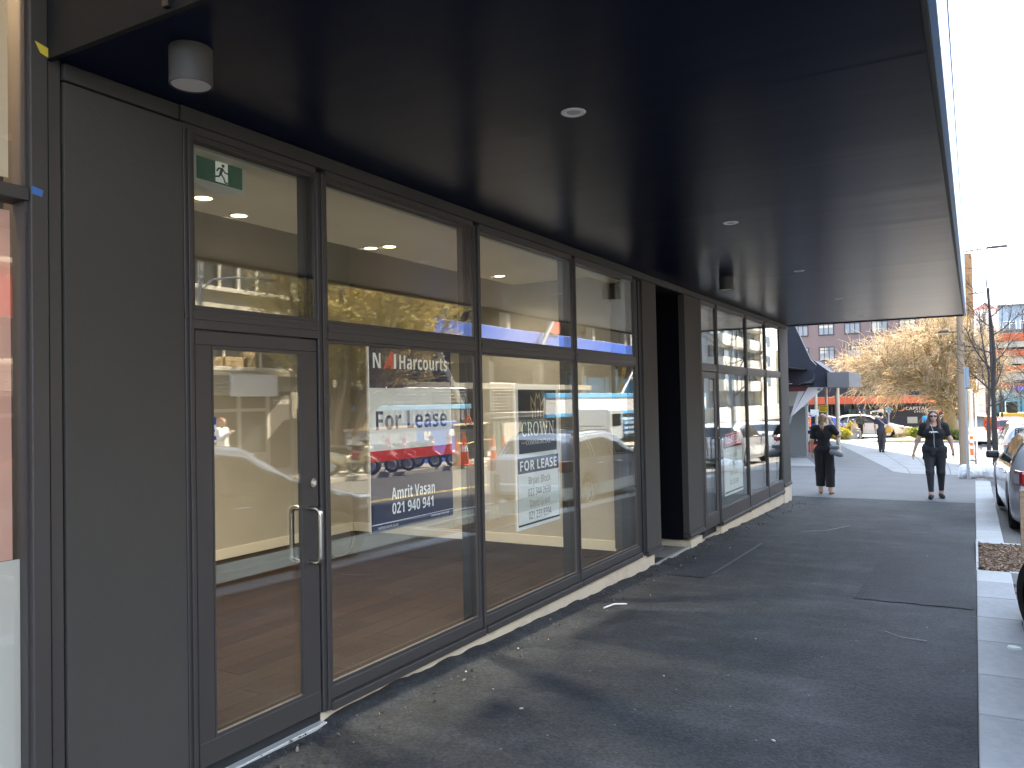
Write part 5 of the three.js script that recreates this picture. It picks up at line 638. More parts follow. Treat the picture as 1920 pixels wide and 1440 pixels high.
// posts and signs
const post = (label, x, s, h, r, mat, extra) => { const t = thing('sign_post', label, 'sign post', [x, gy(s), s]); part(t, 'pole', cyl(r, r, h, x, gy(s) - 0.02, s, 12), mat); if (extra) extra(t); return t; };
const tan = std([0.5, 0.43, 0.33], 0.7, { map: paintMap }), blueSign = phy([0.05, 0.25, 0.65], 0.5);
const yTex = canvasTex(128, 96, (c, w, h) => { c.fillStyle = '#e5c02a'; c.fillRect(0, 0, w, h); c.fillStyle = '#4d4214'; for (let i = 0; i < 4; i++) c.fillRect(14, 14 + i * 19, 100 - (i % 2) * 24, 8); });
post('pale pole carrying a yellow notice above the woman in black', -5.66, 38, 3.2, 0.06, tan, t => { part(t, 'sign', bx(-5.98, -5.57, 1.0, 1.31, 37.88, 37.9, 0.004), M.galv); part(t, 'print', quad(S3(-5.97, 1.01, 37.87), S3(-5.58, 1.01, 37.87), S3(-5.58, 1.3, 37.87), S3(-5.97, 1.3, 37.87)), phy(1, 0.5, { map: yTex })); });
post('pale pole with a plain white notice left of the yellow one', -6.42, 40, 3.0, 0.07, tan, t => part(t, 'sign', bx(-6.66, -6.29, 0.84, 1.1, 39.88, 39.91, 0.004), M.white));
post('thin pale pole leftmost below the slanting sail', -6.9, 40.5, 2.4, 0.04, M.galv);
post('pale pole right beside the woman in black', -4.93, 36, 2.75, 0.085, tan);
post('thin post with a small blue square sign before the dark shop wall', -4.84, 58, 2.0, 0.035, M.galv, t => { part(t, 'sign', bx(-5.02, -4.7, 0.56, 0.92, 57.92, 57.95, 0.01), blueSign); });
post('thin post with a small white square sign left of the blue one', -5.38, 59, 1.75, 0.035, M.white, t => part(t, 'sign', bx(-5.5, -5.22, 0.48, 0.78, 58.92, 58.95, 0.01), std([0.72, 0.62, 0.56], 0.6)));
post('grey metal pole with a thicker blue grey head beside the white bags', -0.165, 22.6, 2.75, 0.034, M.galv, t => { part(t, 'pole_head', cyl(0.052, 0.052, 0.5, -0.135, 1.84, 22.6, 16), phy([0.25, 0.33, 0.42], 0.45, { metalness: 0.4 })); part(t, 'collar', cyl(0.045, 0.045, 0.04, -0.14, 1.82, 22.6, 16), M.greyPl); });
for (const [l, x, s, h, r, m] of [['left one of the white posts behind the grey pole', -0.1, 34, 2.4, 0.07, std([0.7, 0.62, 0.52], 0.6)], ['thin right one of the white posts behind the grey pole', 0.05, 35.4, 2.3, 0.03, M.white]]) { const t = thing('marker_post', l, 'post', [x, gy(s), s]); part(t, 'pole', cyl(r, r, h, x, gy(s), s, 12), m); const c = new THREE.SphereGeometry(r, 12, 8); c.translate(x, gy(s) + h, -s); part(t, 'cap', c, m); }
{ const s = 31, x = -0.11, t = thing('delineator_post', 'orange and white banded delineator post by the kerb', 'delineator', [x, gy(s), s]); [[0, 0.2, 1], [0.2, 0.42, 0], [0.42, 0.52, 1], [0.52, 0.62, 0], [0.62, 0.74, 1], [0.74, 0.84, 0]].forEach(([a, b, w]) => part(t, 'band', cyl(0.055, 0.055, b - a - 0.003, x, gy(s) + a, s, 14), w ? M.white : M.orange)); part(t, 'foot', cyl(0.13, 0.11, 0.04, x, gy(s), s, 16), M.rubber); }
// lamp posts
{ const t = thing('street_lamp', 'tall brown lamp post passing behind the canopy corner with its arm to the right', 'street lamp', [-0.33, gy(28.6), 28.6]); part(t, 'pole', rod(V(-0.33, gy(28.6), -28.6), V(-0.3, 6.15, -28.6), 0.115, 18, 0.075), std([0.3, 0.22, 0.15], 0.55, { map: paintMap })); part(t, 'arm', rod(V(-0.3, 6.08, -28.6), V(0.5, 6.11, -28.6), 0.022, 8), M.greyPl); const h = new RoundedBoxGeometry(0.56, 0.06, 0.2, 3, 0.03); h.translate(0.74, 6.13, -28.6); part(t, 'lamp_head', h, M.greyPl); part(t, 'side_bracket', [rod(V(-0.33, 3.62, -28.6), V(-0.98, 3.62, -28.6), 0.015, 6), rod(V(-0.62, 3.66, -28.6), V(-0.9, 3.65, -28.6), 0.03, 6)], M.greyPl); }
{ const t = thing('street_lamp', 'thin street lamp with its arm to the left behind the slender tree', 'street lamp', [0.6, gy(34) - 0.1, 34]); part(t, 'pole', rod(V(0.6, gy(34) - 0.1, -34), V(0.58, 5.5, -34), 0.06, 12, 0.035), M.barkDk); part(t, 'arm', rod(V(0.58, 5.38, -34), V(-0.05, 5.33, -34), 0.02, 8), M.greyPl); const h = new RoundedBoxGeometry(0.4, 0.05, 0.16, 3, 0.02); h.translate(0.12, 5.35, -34); part(t, 'lamp_head', h, M.greyPl); }
// cycle shop with its orange band
{ const s = 68, t = thing('cycle_shop', 'low dark shop with an orange fascia band and lettering beyond the square', 'building', [-6.5, -1.1, s]), dark = std([0.045, 0.048, 0.058], 0.75, { map: paintMap });
  part(t, 'wall', [bx(-5.85, -2.0, -1.3, 1.06, s, s + 0.3), bx(-12.5, -5.85, -1.3, -1.0, s, s + 0.3), bx(-12.5, -2.0, -1.3, 1.06, s + 7, s + 7.3), bx(-12.6, -12.2, -1.3, 1.06, s, s + 7), bx(-2.3, -2.0, -1.3, 1.06, s + 0.3, s + 7)], dark);
  part(t, 'upper_wall', bx(-12.6, -1.9, 1.66, 3.5, s + 0.4, s + 7.2), dark); part(t, 'fascia_band', bx(-12.8, -1.75, 1.07, 1.65, s - 1.1, s + 0.4, 0.03), std([0.6, 0.12, 0.05], 0.6, { map: paintMap }));
  part(t, 'floor', bx(-12.3, -2.2, -1.2, -1.0, s + 0.2, s + 7), M.concrete);
  const cols = [[0.4, 0.3, 0.15], [0.15, 0.3, 0.2], [0.5, 0.5, 0.45], [0.5, 0.1, 0.08], [0.3, 0.35, 0.42], [0.42, 0.34, 0.22]], r = rng(4);
  [[-12.1, -10.9], [-10.8, -9.7], [-9.55, -8.3], [-8.1, -7.15], [-7.05, -6.0]].forEach(([a, b], i) => { const w = part(t, 'window', [bx(a, a + 0.07, -1.0, 1.05, s + 0.02, s + 0.12), bx(b - 0.07, b, -1.0, 1.05, s + 0.02, s + 0.12), bx(a, b, 0.18, 0.24, s + 0.03, s + 0.11)], M.greyPl); part(w, 'pane', quad(S3(a, -1, s + 0.08), S3(b, -1, s + 0.08), S3(b, 1.05, s + 0.08), S3(a, 1.05, s + 0.08)), M.glass);
    for (let k = 0; k < 4; k++) { const x = lerp(a, b, 0.1 + 0.2 * k), y = -0.9 + 0.42 * k * r(); part(w, 'display', bx(x, x + 0.2 + 0.25 * r(), y, y + 0.3 + 0.5 * r(), s + 0.5 + 0.3 * k, s + 0.56 + 0.3 * k, 0.01), std(cols[r() * 6 | 0], 0.7)); } });
  const poster = (x0, x1, y0, y1, c) => part(t, 'wall_poster', bx(x0, x1, y0, y1, s - 0.03, s - 0.002, 0.004), std(c, 0.6)); poster(-4.4, -3.72, -0.45, 0.03, [0.5, 0.5, 0.42]); poster(-3.3, -2.7, -0.25, 0.03, [0.1, 0.16, 0.3]); poster(-2.36, -2.16, 0.3, 0.62, [0.5, 0.05, 0.03]);
  const lt = canvasTex(512, 160, (c, w, h) => { c.clearRect(0, 0, w, h); c.fillStyle = '#e9e4dc'; fit(c, 'CAPITAL', 130, 84, 370, 'bold 92px sans-serif'); fit(c, 'CYCLES', 270, 138, 230, 'bold 50px sans-serif'); c.fillStyle = '#e0a878'; c.beginPath(); c.moveTo(4, 104); c.quadraticCurveTo(70, 96, 108, 40); c.lineTo(150, 26); c.quadraticCurveTo(110, 60, 118, 84); c.quadraticCurveTo(80, 118, 4, 104); c.fill(); });
  part(t, 'lettering', quad(S3(-5.05, 0.28, s - 0.012), S3(-2.95, 0.28, s - 0.012), S3(-2.95, 0.86, s - 0.012), S3(-5.05, 0.86, s - 0.012)), phy(1, 0.6, { map: lt, transparent: true, alphaTest: 0.35 })); }
// far buildings: walls with window openings set back as parts
function facade(name, label, x0, x1, y0, y1, s, depth, mat, wins, frameM, glassM, extra) {
  const t = thing(name, label, 'building', [(x0 + x1) / 2, y0, s]);
  part(t, 'wall', bx(x0, x1, y0, y1, s, s + depth), mat);
  for (const [a, b, c, d, n = 1] of wins) { const w = part(t, 'window', [bx(a - 0.08, b + 0.08, c - 0.1, c, s - 0.1, s - 0.002), bx(a - 0.08, b + 0.08, d, d + 0.08, s - 0.07, s - 0.002), bx(a - 0.08, a, c, d, s - 0.07, s - 0.002), bx(b, b + 0.08, c, d, s - 0.07, s - 0.002), ...[...Array(n - 1)].map((_, i) => { const x = lerp(a, b, (i + 1) / n); return bx(x - 0.035, x + 0.035, c, d, s - 0.06, s - 0.002); }), bx(a, b, lerp(c, d, 0.78) - 0.03, lerp(c, d, 0.78) + 0.03, s - 0.055, s - 0.003)], frameM); part(w, 'pane', bx(a, b, c, d, s - 0.03, s - 0.003), glassM); const rr = hash2(a * 10 | 0, c * 10 | 0, 77); if (n === 3 && rr > 0.3) part(w, 'blind', bx(a + 0.04, a + (rr > 0.6 ? 0.5 : 1) * (b - a) - 0.04, lerp(c, d, rr > 0.8 ? 0.05 : 0.55), d - 0.03, s - 0.036, s - 0.031), std([0.5, 0.46, 0.38], 0.9)); }
  if (extra) extra(t); return t;
}
{ const w = []; for (let f = 0; f < 4; f++) for (let i = 0; i < 6; i++) { const a = -22.2 + i * 2.98, y = 6.15 + f * 3.1 - 0; if (a > -23) w.push([a, a + 1.62, y, y + 1.5, 3]); }
  facade('apartment_block', 'dull mauve block with dark framed windows behind the golden tree', -24, -4.4, -1.2, 19.5, 105, 14, std([0.19, 0.135, 0.13], 0.85, { map: paintMap }), w, std([0.03, 0.03, 0.035], 0.6), phy([0.25, 0.27, 0.3], 0.1), t => { part(t, 'downpipe', cyl(0.1, 0.1, 9, -13.2, -1, 104.85, 8), std([0.3, 0.22, 0.2], 0.7)); part(t, 'ledge', bx(-24, -4.4, 4.3, 4.6, 104.7, 104.998), std([0.26, 0.17, 0.16], 0.8)); }); }
facade('brown_tower', 'tall narrow brown tower beside the canopy edge', -5.2, 0.3, -1.2, 18.3, 110, 9, std([0.36, 0.2, 0.09], 0.85, { map: paintMap }), [], M.greyPl, M.glassFar, t => { for (let i = 0; i < 5; i++) part(t, 'ledge', bx(-5.22, 0.33, 2.6 + i * 3.3, 2.85 + i * 3.3, 109.94, 109.998), std([0.4, 0.24, 0.12], 0.8)); });
facade('pale_building', 'pale rendered building behind the slender tree', 0.5, 3.2, -1.2, 14.2, 140, 12, std([0.62, 0.58, 0.54], 0.8, { map: paintMap }), [0, 1, 2].flatMap(f => [[0.9, 1.5, 4 + f * 3, 5.4 + f * 3], [2.1, 2.7, 4 + f * 3, 5.4 + f * 3]]), M.greyPl, M.glassFar, t => part(t, 'roof', extr([[0.2, 14.2], [3.5, 14.2], [1.9, 15.3]], 12).translate(0, 0, -152), std([0.4, 0.2, 0.16], 0.8)));
{ const t = thing('banded_building', 'building with orange bands and pale strips at the right end of the street', 'building', [6, -1.2, 115]); part(t, 'core', bx(1.9, 14, -1.2, 9.4, 116, 128), std([0.14, 0.16, 0.17], 0.8)); [[8.0, 8.9], [6.1, 6.9], [4.2, 4.95], [2.3, 2.8]].forEach(([a, b], i) => part(t, 'band', bx(1.86, 14.1, a, b, 115, 116.2, 0.03), std([0.62, 0.13, 0.04], 0.6, { map: paintMap }))); [[7.2, 8.0], [5.2, 6.1], [3.2, 4.1]].forEach(([a, b]) => part(t, 'pale_strip', bx(1.9, 14, a, b, 115.3, 116.1, 0.02), std([0.55, 0.53, 0.45], 0.7, { map: paintMap }))); [[2.4, 4.9], [5.0, 7.6], [7.7, 10.4]].forEach(([a, b]) => part(t, 'shop_window', bx(a, b, -0.8, 2.1, 115.6, 116.1), phy([0.12, 0.35, 0.42], 0.1))); part(t, 'dark_door', bx(2.7, 3.2, -1.1, 1.4, 115.3, 115.58), M.blackPl); part(t, 'sign_panel', bx(4.2, 5.5, 1.9, 2.6, 114.8, 114.98, 0.02), std([0.12, 0.12, 0.4], 0.6)); }
facade('distant_building', 'distant flat roofed blue grey building above the orange banded one', 4.3, 22, -1.2, 17.2, 170, 14, std([0.2, 0.25, 0.3], 0.8, { map: paintMap }), [0, 1, 2, 3, 4].map(i => [5 + i * 2.6, 6.9 + i * 2.6, 12.8, 14.4, 2]), M.white, M.glassFar, t => part(t, 'roof', bx(4.1, 22.2, 17.2, 17.5, 169.5, 184.5), M.greyPl));
{ const t = thing('chimney', 'slim dark chimney left of the slender tree', 'chimney', [1.45, -1.2, 120]); part(t, 'stack', bx(1.3, 1.62, -1.2, 11.7, 120, 120.4, 0.02), std([0.2, 0.17, 0.15], 0.9, { map: concreteMap })); part(t, 'cap', bx(1.26, 1.66, 11.71, 11.85, 119.96, 120.44, 0.02), M.greyPl); }
struct('hills', (() => { const g = new THREE.PlaneGeometry(700, 160, 80, 12), p = g.attributes.position; g.rotateX(-Math.PI / 2); for (let i = 0; i < p.count; i++) { const x = p.getX(i), z = p.getZ(i); p.setY(i, 44 * Math.pow(Math.max(0, Math.sin(clamp((x + 350) / 700) * 3.14)), 0.6) * (0.7 + 0.6 * fbm(clamp(x / 700 + 0.5), 0.3, 16, 4, 401)) * clamp(1 - Math.abs(z) / 82)); } g.computeVertexNormals(); g.translate(330, -2, -480); return muv(g); })(), std([0.1, 0.11, 0.06], 0.95, { map: concreteMap }));
// yellow loader behind the cars, blocks, stones, bushes, bags
{ const t = thing('yellow_loader', 'yellow machine standing before the orange banded building', 'machine', [2.7, -1.1, 76]); part(t, 'body', bx(1.8, 4.2, -0.6, 0.1, 75, 77.5, 0.08), std([0.7, 0.42, 0.03], 0.5)); part(t, 'cab', bx(2.2, 3.0, 0.1, 1.0, 75.4, 76.8, 0.06), M.carGlass); for (const [x, s] of [[2.2, 75], [3.7, 75], [2.2, 77.4], [3.7, 77.4]]) { const g = new THREE.CylinderGeometry(0.42, 0.42, 0.3, 20); g.rotateX(Math.PI / 2); g.translate(x, -0.68, -s); part(t, 'wheel', g, M.rubber); } part(t, 'stripe', bx(1.79, 4.21, -0.42, -0.3, 74.97, 75.02), std([0.6, 0.1, 0.05], 0.6)); }
{ const t = thing('concrete_block', 'square concrete seat block under the seated person', 'block', [-6.8, gy(56), 56]); part(t, 'block', bx(-7.25, -6.5, gy(56) - 0.02, gy(56) + 0.43, 55.2, 56, 0.02), M.concrete); part(t, 'plinth', bx(-7.2, -6.55, gy(56) - 0.04, gy(56) + 0.02, 55.15, 56.05), M.kerb); }
{ const r = rng(14); [[-4.55, 0.62, 0.34, 0.36], [-3.9, 0.6, 0.3, 0.3], [-4.75, 0.9, 0.42, -0.05], [-3.95, 0.75, 0.42, -0.05], [-3.35, 0.6, 0.45, -0.05]].forEach(([x, w, h, y], i) => { const g = new THREE.IcosahedronGeometry(0.5, 3), p = g.attributes.position; for (let k = 0; k < p.count; k++) { const f = 0.85 + 0.3 * fbm((p.getX(k) + 0.6) / 1.3, (p.getY(k) * 0.7 + p.getZ(k) * 0.7 + 1) / 2.2, 8, 3, 500 + i); const q = V(p.getX(k), p.getY(k), p.getZ(k)); const m = Math.max(Math.abs(q.x), Math.abs(q.y), Math.abs(q.z)); q.multiplyScalar(f * lerp(1, 0.5 / m, 0.55)); p.setXYZ(k, q.x * w * 1.15, q.y * h * 1.1, q.z * 0.6); } g.computeVertexNormals(); g.translate(x, gy(60) + y + h * 0.55, -60.2 + (i % 2) * 0.3); solo('boulder', muv(g), std([0.4, 0.33, 0.22], 0.9, { map: concreteMap, bumpMap: fineBump, bumpScale: 0.03 }), ['upper left pale boulder before the dark shop wall', 'upper right pale boulder beside the green bushes', 'lower left pale boulder behind the blue sign post', 'lower middle pale boulder below two others', 'lower right darker boulder next to the green bushes'][i], 'boulder'); }); }
function bush(label, cat, x, s, w, h, d, c, n, seed, y = gy(s)) { const r = rng(seed), p = [], nn = [], uu = [], ix = []; for (let k = 0; k < n; k++) { const a = r() * 6.28, b = Math.acos(2 * r() - 1), q = Math.pow(r(), 0.4) * (0.75 + 0.4 * vnoise(a * 2, b * 3, 64, seed)); const cx = Math.cos(a) * Math.sin(b) * q * w / 2, cz = Math.sin(a) * Math.sin(b) * q * d / 2, cy = (Math.cos(b) * q * 0.5 + 0.5) * h; const u = V(r() - 0.5, r() * 0.8, r() - 0.5).normalize(), v = V(r() - 0.5, r() - 0.5, r() - 0.5).cross(u).normalize(), l = 0.07 + 0.08 * r(), m = u.clone().cross(v), o = p.length / 3; for (const [i, j] of [[-1, 0], [0, -0.4], [1, 0], [0, 0.4]]) { p.push(x + cx + (u.x * i + v.x * j) * l, y + cy + (u.y * i + v.y * j) * l, -s + cz + (u.z * i + v.z * j) * l); nn.push(m.x, m.y, m.z); uu.push(i, j); } ix.push(o, o + 1, o + 2, o, o + 2, o + 3); }
  const g = new THREE.BufferGeometry(); g.setAttribute('position', new THREE.Float32BufferAttribute(p, 3)); g.setAttribute('normal', new THREE.Float32BufferAttribute(nn, 3)); g.setAttribute('uv', new THREE.Float32BufferAttribute(uu, 2)); g.setIndex(ix); const t = thing('bush', label, cat, [x, y, s]); part(t, 'leaves', g, phy(c, 0.8, { transmission: 0.35, thickness: 0, side: THREE.DoubleSide }), 'stuff'); const W = new Tubes(); for (let i = 0; i < 8; i++) W.add([V(x, y, -s), V(x + (r() - 0.5) * w * 0.7, y + h * 0.7, -s + (r() - 0.5) * d * 0.6)], 0.02, 0.006, 4); part(t, 'stems', W.geo(), M.bark); }
bush('bright yellow green bush left of the concrete block', 'bush', -7.35, 54.6, 1.3, 0.75, 1.2, [0.42, 0.36, 0.03], 1500, 61); bush('tall yellow plant behind the woman in black', 'bush', -6.95, 56.5, 0.7, 1.1, 0.7, [0.45, 0.38, 0.03], 900, 62);
bush('green bush left of the man in blue', 'bush', -3.0, 57.5, 1.5, 0.7, 1.2, [0.2, 0.26, 0.03], 1500, 63); bush('green bush below the golden tree trunk', 'bush', -1.3, 55, 2.0, 0.62, 1.2, [0.18, 0.24, 0.04], 1800, 64);
struct('planted_strip', sheet(-5.5, -0.6, 52.2, 62, 0.02, 8, 8, (x, s) => 0.05 * wob(x, s)), std([0.33, 0.26, 0.12], 0.95, { map: concreteMap }));
{ const bagM = phy([0.72, 0.73, 0.76], 0.75, { bumpMap: waveBump, bumpScale: 0.03 }); const B = (label, x, s, l, h, turn, seed) => { const P = [['c', V(-l * 0.4, h * 0.42, 0), V(l * 0.3, h * 0.45, 0), h * 0.42, h * 0.48], ['c', V(l * 0.3, h * 0.4, 0), V(l * 0.62, h * 0.18, 0.04), h * 0.38, h * 0.1]]; const g = skinOf(field(P, 0.15, 0.02, (x, y, z, d) => Math.max(d + 0.018 * (fbm(((x + 2) % 1), ((z + y + 2) % 1), 16, 3, seed) - 0.5) * 2, -y))); const t = thing('white_bag', label, 'bag', [0, 0, 0], null); part(t, 'sack', muv(g), bagM); part(t, 'tied_end', new THREE.ConeGeometry(h * 0.16, h * 0.4, 10).rotateZ(-1.9).translate(l * 0.72, h * 0.16, 0.04), bagM); place(t, x, gy(s), s, turn); };
  B('white woven bag lying at the foot of the grey metal pole', -0.12, 22.9, 0.3, 0.36, 3.3, 601); B('white woven bag slumped on the kerb beside the other bag', 0.12, 23.05, 0.3, 0.4, 0.15, 602); }
// stake, litter and small things near the camera
solo('wooden_stake', bx(0.415, 0.485, gy(10.8) - 0.1, 0.6, 10.78, 10.84, 0.006), std([0.36, 0.26, 0.18], 0.85, { map: woodTex(211) }), 'short wooden stake standing in the bark mulch', 'stake');
{ const t = thing('crushed_cup', 'crushed white paper cup lid on the kerb slab', 'litter', [0.19, gy(6.6) + 0.006, 6.45]); const g = new THREE.CylinderGeometry(0.042, 0.046, 0.012, 24); g.scale(1, 1, 0.8); g.translate(0.19, gy(6.5) + 0.013, -6.45); part(t, 'lid', g, M.whitePl); const k = new THREE.TorusGeometry(0.034, 0.005, 6, 24); k.rotateX(1.57); k.scale(1, 1, 0.8); k.translate(0.19, gy(6.5) + 0.02, -6.45); part(t, 'rim', k, M.white); }
solo('curved_strip', tubeOf([S3(-2.72, gy(6.3) + 0.012, 6.25), S3(-2.68, gy(6.3) + 0.018, 6.38), S3(-2.6, gy(6.4) + 0.012, 6.46)], 0.007, 16, 6), M.white, 'short white curled strip on the asphalt near the shop sill', 'litter');
{ const g = new THREE.SphereGeometry(0.16, 28, 14, 0, 6.2832, 0, 1.5708); g.scale(1, 0.62, 0.8); g.translate(-2.78, gy(2) - 0.03, -1.93); const t = thing('black_bag', 'rounded black bag at the foot of the grey pier', 'bag', [-2.78, gy(2), 1.93]); part(t, 'bag_body', g, M.blackPl); part(t, 'tie', new THREE.TorusGeometry(0.022, 0.008, 8, 16).translate(-2.66, gy(2) + 0.065, -1.9), M.white); }
{ const r = rng(909), N = 900, im = new THREE.InstancedMesh(new THREE.IcosahedronGeometry(0.006, 0), std(1, 0.95), N), m = new THREE.Matrix4(), q = new THREE.Quaternion(), e = new THREE.Euler();
  for (let i = 0; i < N; i++) { const s = 2 + 13.4 * r(), x = -2.965 + Math.pow(r(), 1.8) * 0.3; e.set(r() * 6, r() * 6, r() * 6); q.setFromEuler(e); const k = 0.4 + 1.6 * r() * r(); m.compose(V(x, gy(s) + 0.008 + 0.012 * sstep(-2.86, -2.98, x), -s), q, V(k * (1 + r()), k * 0.5, k)); im.setMatrixAt(i, m); const t = 0.05 + 0.3 * r() * r(); im.setColorAt(i, rgb(t, t * 0.86, t * 0.68)); }
  { const N2 = 420, i2 = new THREE.InstancedMesh(new THREE.BoxGeometry(0.035, 0.004, 0.02), std([0.26, 0.19, 0.12], 0.95), N2); for (let i = 0; i < N2; i++) { const s = 3.5 + 9 * r(), x = 0.29 + 0.4 * Math.pow(r(), 1.6); e.set((r() - 0.5) * 0.8, r() * 6.28, (r() - 0.5) * 0.8); q.setFromEuler(e); m.compose(V(x, gy(s) - 0.1, -s), q, V(0.5 + r(), 1, 0.5 + r())); i2.setMatrixAt(i, m); const t = 0.4 + r(); i2.setColorAt(i, rgb(t, t * 0.9, t * 0.8)); } i2.name = 'gutter_leaves'; tag(i2, 'dry leaf and bark litter lying in the gutter beside the kerb', 'leaf litter', null, 'stuff'); i2.castShadow = i2.receiveShadow = true; scene.add(i2); }
  im.name = 'wall_foot_debris'; tag(im, 'dirt and leaf crumbs gathered along the foot of the shopfront', 'debris', null, 'stuff'); im.castShadow = im.receiveShadow = true; scene.add(im); }
[[[-0.62, 6.55], [-0.5, 6.42], [-0.33, 6.38]], [[-1.0, 12.2], [-0.75, 12.15], [-0.6, 12.2]], [[-2.1, 11.6], [-1.8, 11.9], [-1.6, 12.5]]].forEach(P => part(path, 'scratch_mark', tubeOf(P.map(([x, s]) => S3(x, gy(s) + 0.005 + 0.012 * wob(x, s), s)), 0.0035, 20, 5), std([0.3, 0.3, 0.31], 0.9)));
{ const r = rng(808), spots = [[-2.82, 4.3], [-2.78, 4.9], [-2.86, 5.6], [-2.7, 5.2], [-2.55, 6.9], [-1.4, 5.9], [-0.9, 4.1], [-2.75, 8.9], [-2.6, 9.8], [-1.7, 4.8], [-0.35, 6.8], [-0.5, 10.2], [-2.2, 3.9], [-2.5, 4.1]]; spots.forEach(([x, s]) => { const l = 0.012 + 0.02 * r(); const g = new THREE.IcosahedronGeometry(l / 2, 0); g.scale(1, 0.35, 0.6); g.rotateY(r() * 6); g.translate(x, gy(s) + 0.008, -s); solo('litter_scrap', g, std([0.5, 0.48, 0.44], 0.8), 'tiny pale scrap of litter on the dark asphalt path', 'litter', 'scraps of litter on the path'); }); }
// ---------- across the street: seen mirrored in the shop glass ----------
{ const t = thing('corner_shop', 'cream two storey shop with upper window bands across the street', 'building', [14, -0.2, 8]), cream = std([0.66, 0.62, 0.5], 0.8, { map: paintMap }), band = std([0.72, 0.68, 0.58], 0.7);
  const X = 14, e = 20.4, st = -9;
  part(t, 'wall', [bx(X, X + 0.3, 4.05, 5.28, st, e), bx(X, X + 0.3, 7.0, 9.2, st, e), bx(X + 0.3, X + 9, 9.0, 9.2, st, e), bx(X, X + 9, -0.6, 9.2, e - 0.3, e), bx(X, X + 9, -0.4, 9.2, st - 0.3, st), bx(X + 8.8, X + 9, -0.6, 9.2, st, e)], cream);
  part(t, 'floor_slab', [bx(X + 0.05, X + 8.8, 2.5, 2.68, st, e), bx(X + 0.3, X + 8.8, 4.6, 4.8, st, e)], cream);
  part(t, 'sill_band', [bx(X - 0.14, X + 0.2, 2.86, 2.98, st, e, 0.01), bx(X - 0.14, X + 0.2, 5.285, 5.41, st, e, 0.01), bx(X - 0.02, X + 0.25, 2.66, 2.858, st, e - 0.35)], band);
  const fr = std([0.72, 0.69, 0.6], 0.6);
  for (let i = 0; i < 19; i++) { const s0 = 20.3 - 1.49 * (i + 1), s1 = s0 + 1.49; const w = part(t, 'window', [bx(X + 0.02, X + 0.12, 2.98, 4.05, s0 - 0.035, s0 + 0.035), bx(X + 0.03, X + 0.1, 3.98, 4.05, s0, s1)], fr); part(w, 'pane', bx(X + 0.07, X + 0.08, 2.98, 4.05, s0 + 0.03, s1 - 0.03), M.glassFar);
    const w2 = part(t, 'window', [bx(X + 0.02, X + 0.12, 5.41, 7.0, s0 - 0.9, s0 - 0.83), bx(X + 0.02, X + 0.12, 5.41, 7.0, s0 - 0.15, s0 - 0.09)], fr); part(w2, 'pane', bx(X + 0.07, X + 0.08, 5.41, 7.0, s0 - 0.8, s0 + 0.5), M.glassFar); }
  part(t, 'awning', [bx(X - 1.7, X, 2.45, 2.62, st, e - 0.1, 0.01)], std([0.3, 0.28, 0.24], 0.8));
  for (let k = 0; k < 7; k++) part(t, 'awning_board', bx(X - 1.74, X - 1.69, 2.17 + k * 0.068, 2.17 + k * 0.068 + 0.055, 4.5, e - 0.1, 0.006), std([0.34, 0.31, 0.27], 0.8, { map: paintMap }));
  part(t, 'shop_sign', bx(X - 1.8, X - 1.74, 2.03, 2.67, 16.0, 17.75, 0.01), M.white);
  part(t, 'shopfront', [bx(X + 0.02, X + 0.2, -0.5, 0.25, st, 19.0), bx(X + 0.02, X + 0.14, 1.58, 1.68, st, 19.1), bx(X + 0.02, X + 0.14, 2.1, 2.2, st, e), ...[16.7, 17.9, 19.1, 15.2, 13.6, 12, 10.4].map(s => bx(X + 0.015, X + 0.15, -0.4, 2.18, s - 0.06, s + 0.06))], fr);
  part(t, 'shop_pane', bx(X + 0.09, X + 0.1, 0.25, 2.1, st, 19.04), M.glassFar); part(t, 'dark_wall', bx(X + 0.02, X + 0.3, -0.5, 2.45, 19.17, e - 0.31), std([0.12, 0.11, 0.1], 0.8, { map: paintMap }));
  const wt = canvasTex(256, 96, (c, w, h) => { c.clearRect(0, 0, w, h); c.fillStyle = '#f1ecdf'; fit(c, 'WAIT', 6, 82, w - 12, 'bold 88px sans-serif'); });
  part(t, 'lettering', quad(S3(X + 0.012, 1.75, 20.05), S3(X + 0.012, 1.75, 19.25), S3(X + 0.012, 2.0, 19.25), S3(X + 0.012, 2.0, 20.05)), phy(1, 0.6, { map: wt, transparent: true, alphaTest: 0.4 }));
  part(t, 'red_wall_panel', bx(X - 0.02, X - 0.002, 4.02, 5.2, 8.6, 12.4), M.red);
  for (const [s, w, h] of [[16.9, 0.5, 0.28], [17.7, 0.9, 0.3], [18.2, 0.5, 0.5]]) { const b = thing('cardboard_box', s < 17 ? 'left small brown box on the cream building window ledge' : h > 0.4 ? 'tall brown box stacked on the cream building window ledge' : 'long brown box on the cream building window ledge', 'box', [X + 0.4, 2.98, s]); part(b, 'carton', bx(X - 0.12, X + 0.015, 2.985, 2.985 + h, s - w / 2, s + w / 2, 0.01), std([0.5, 0.36, 0.18], 0.85)); part(b, 'tape', bx(X - 0.123, X - 0.121, 2.985 + h * 0.5, 2.985 + h * 0.56, s - w / 2, s + w / 2), std([0.4, 0.27, 0.12], 0.5)); } }
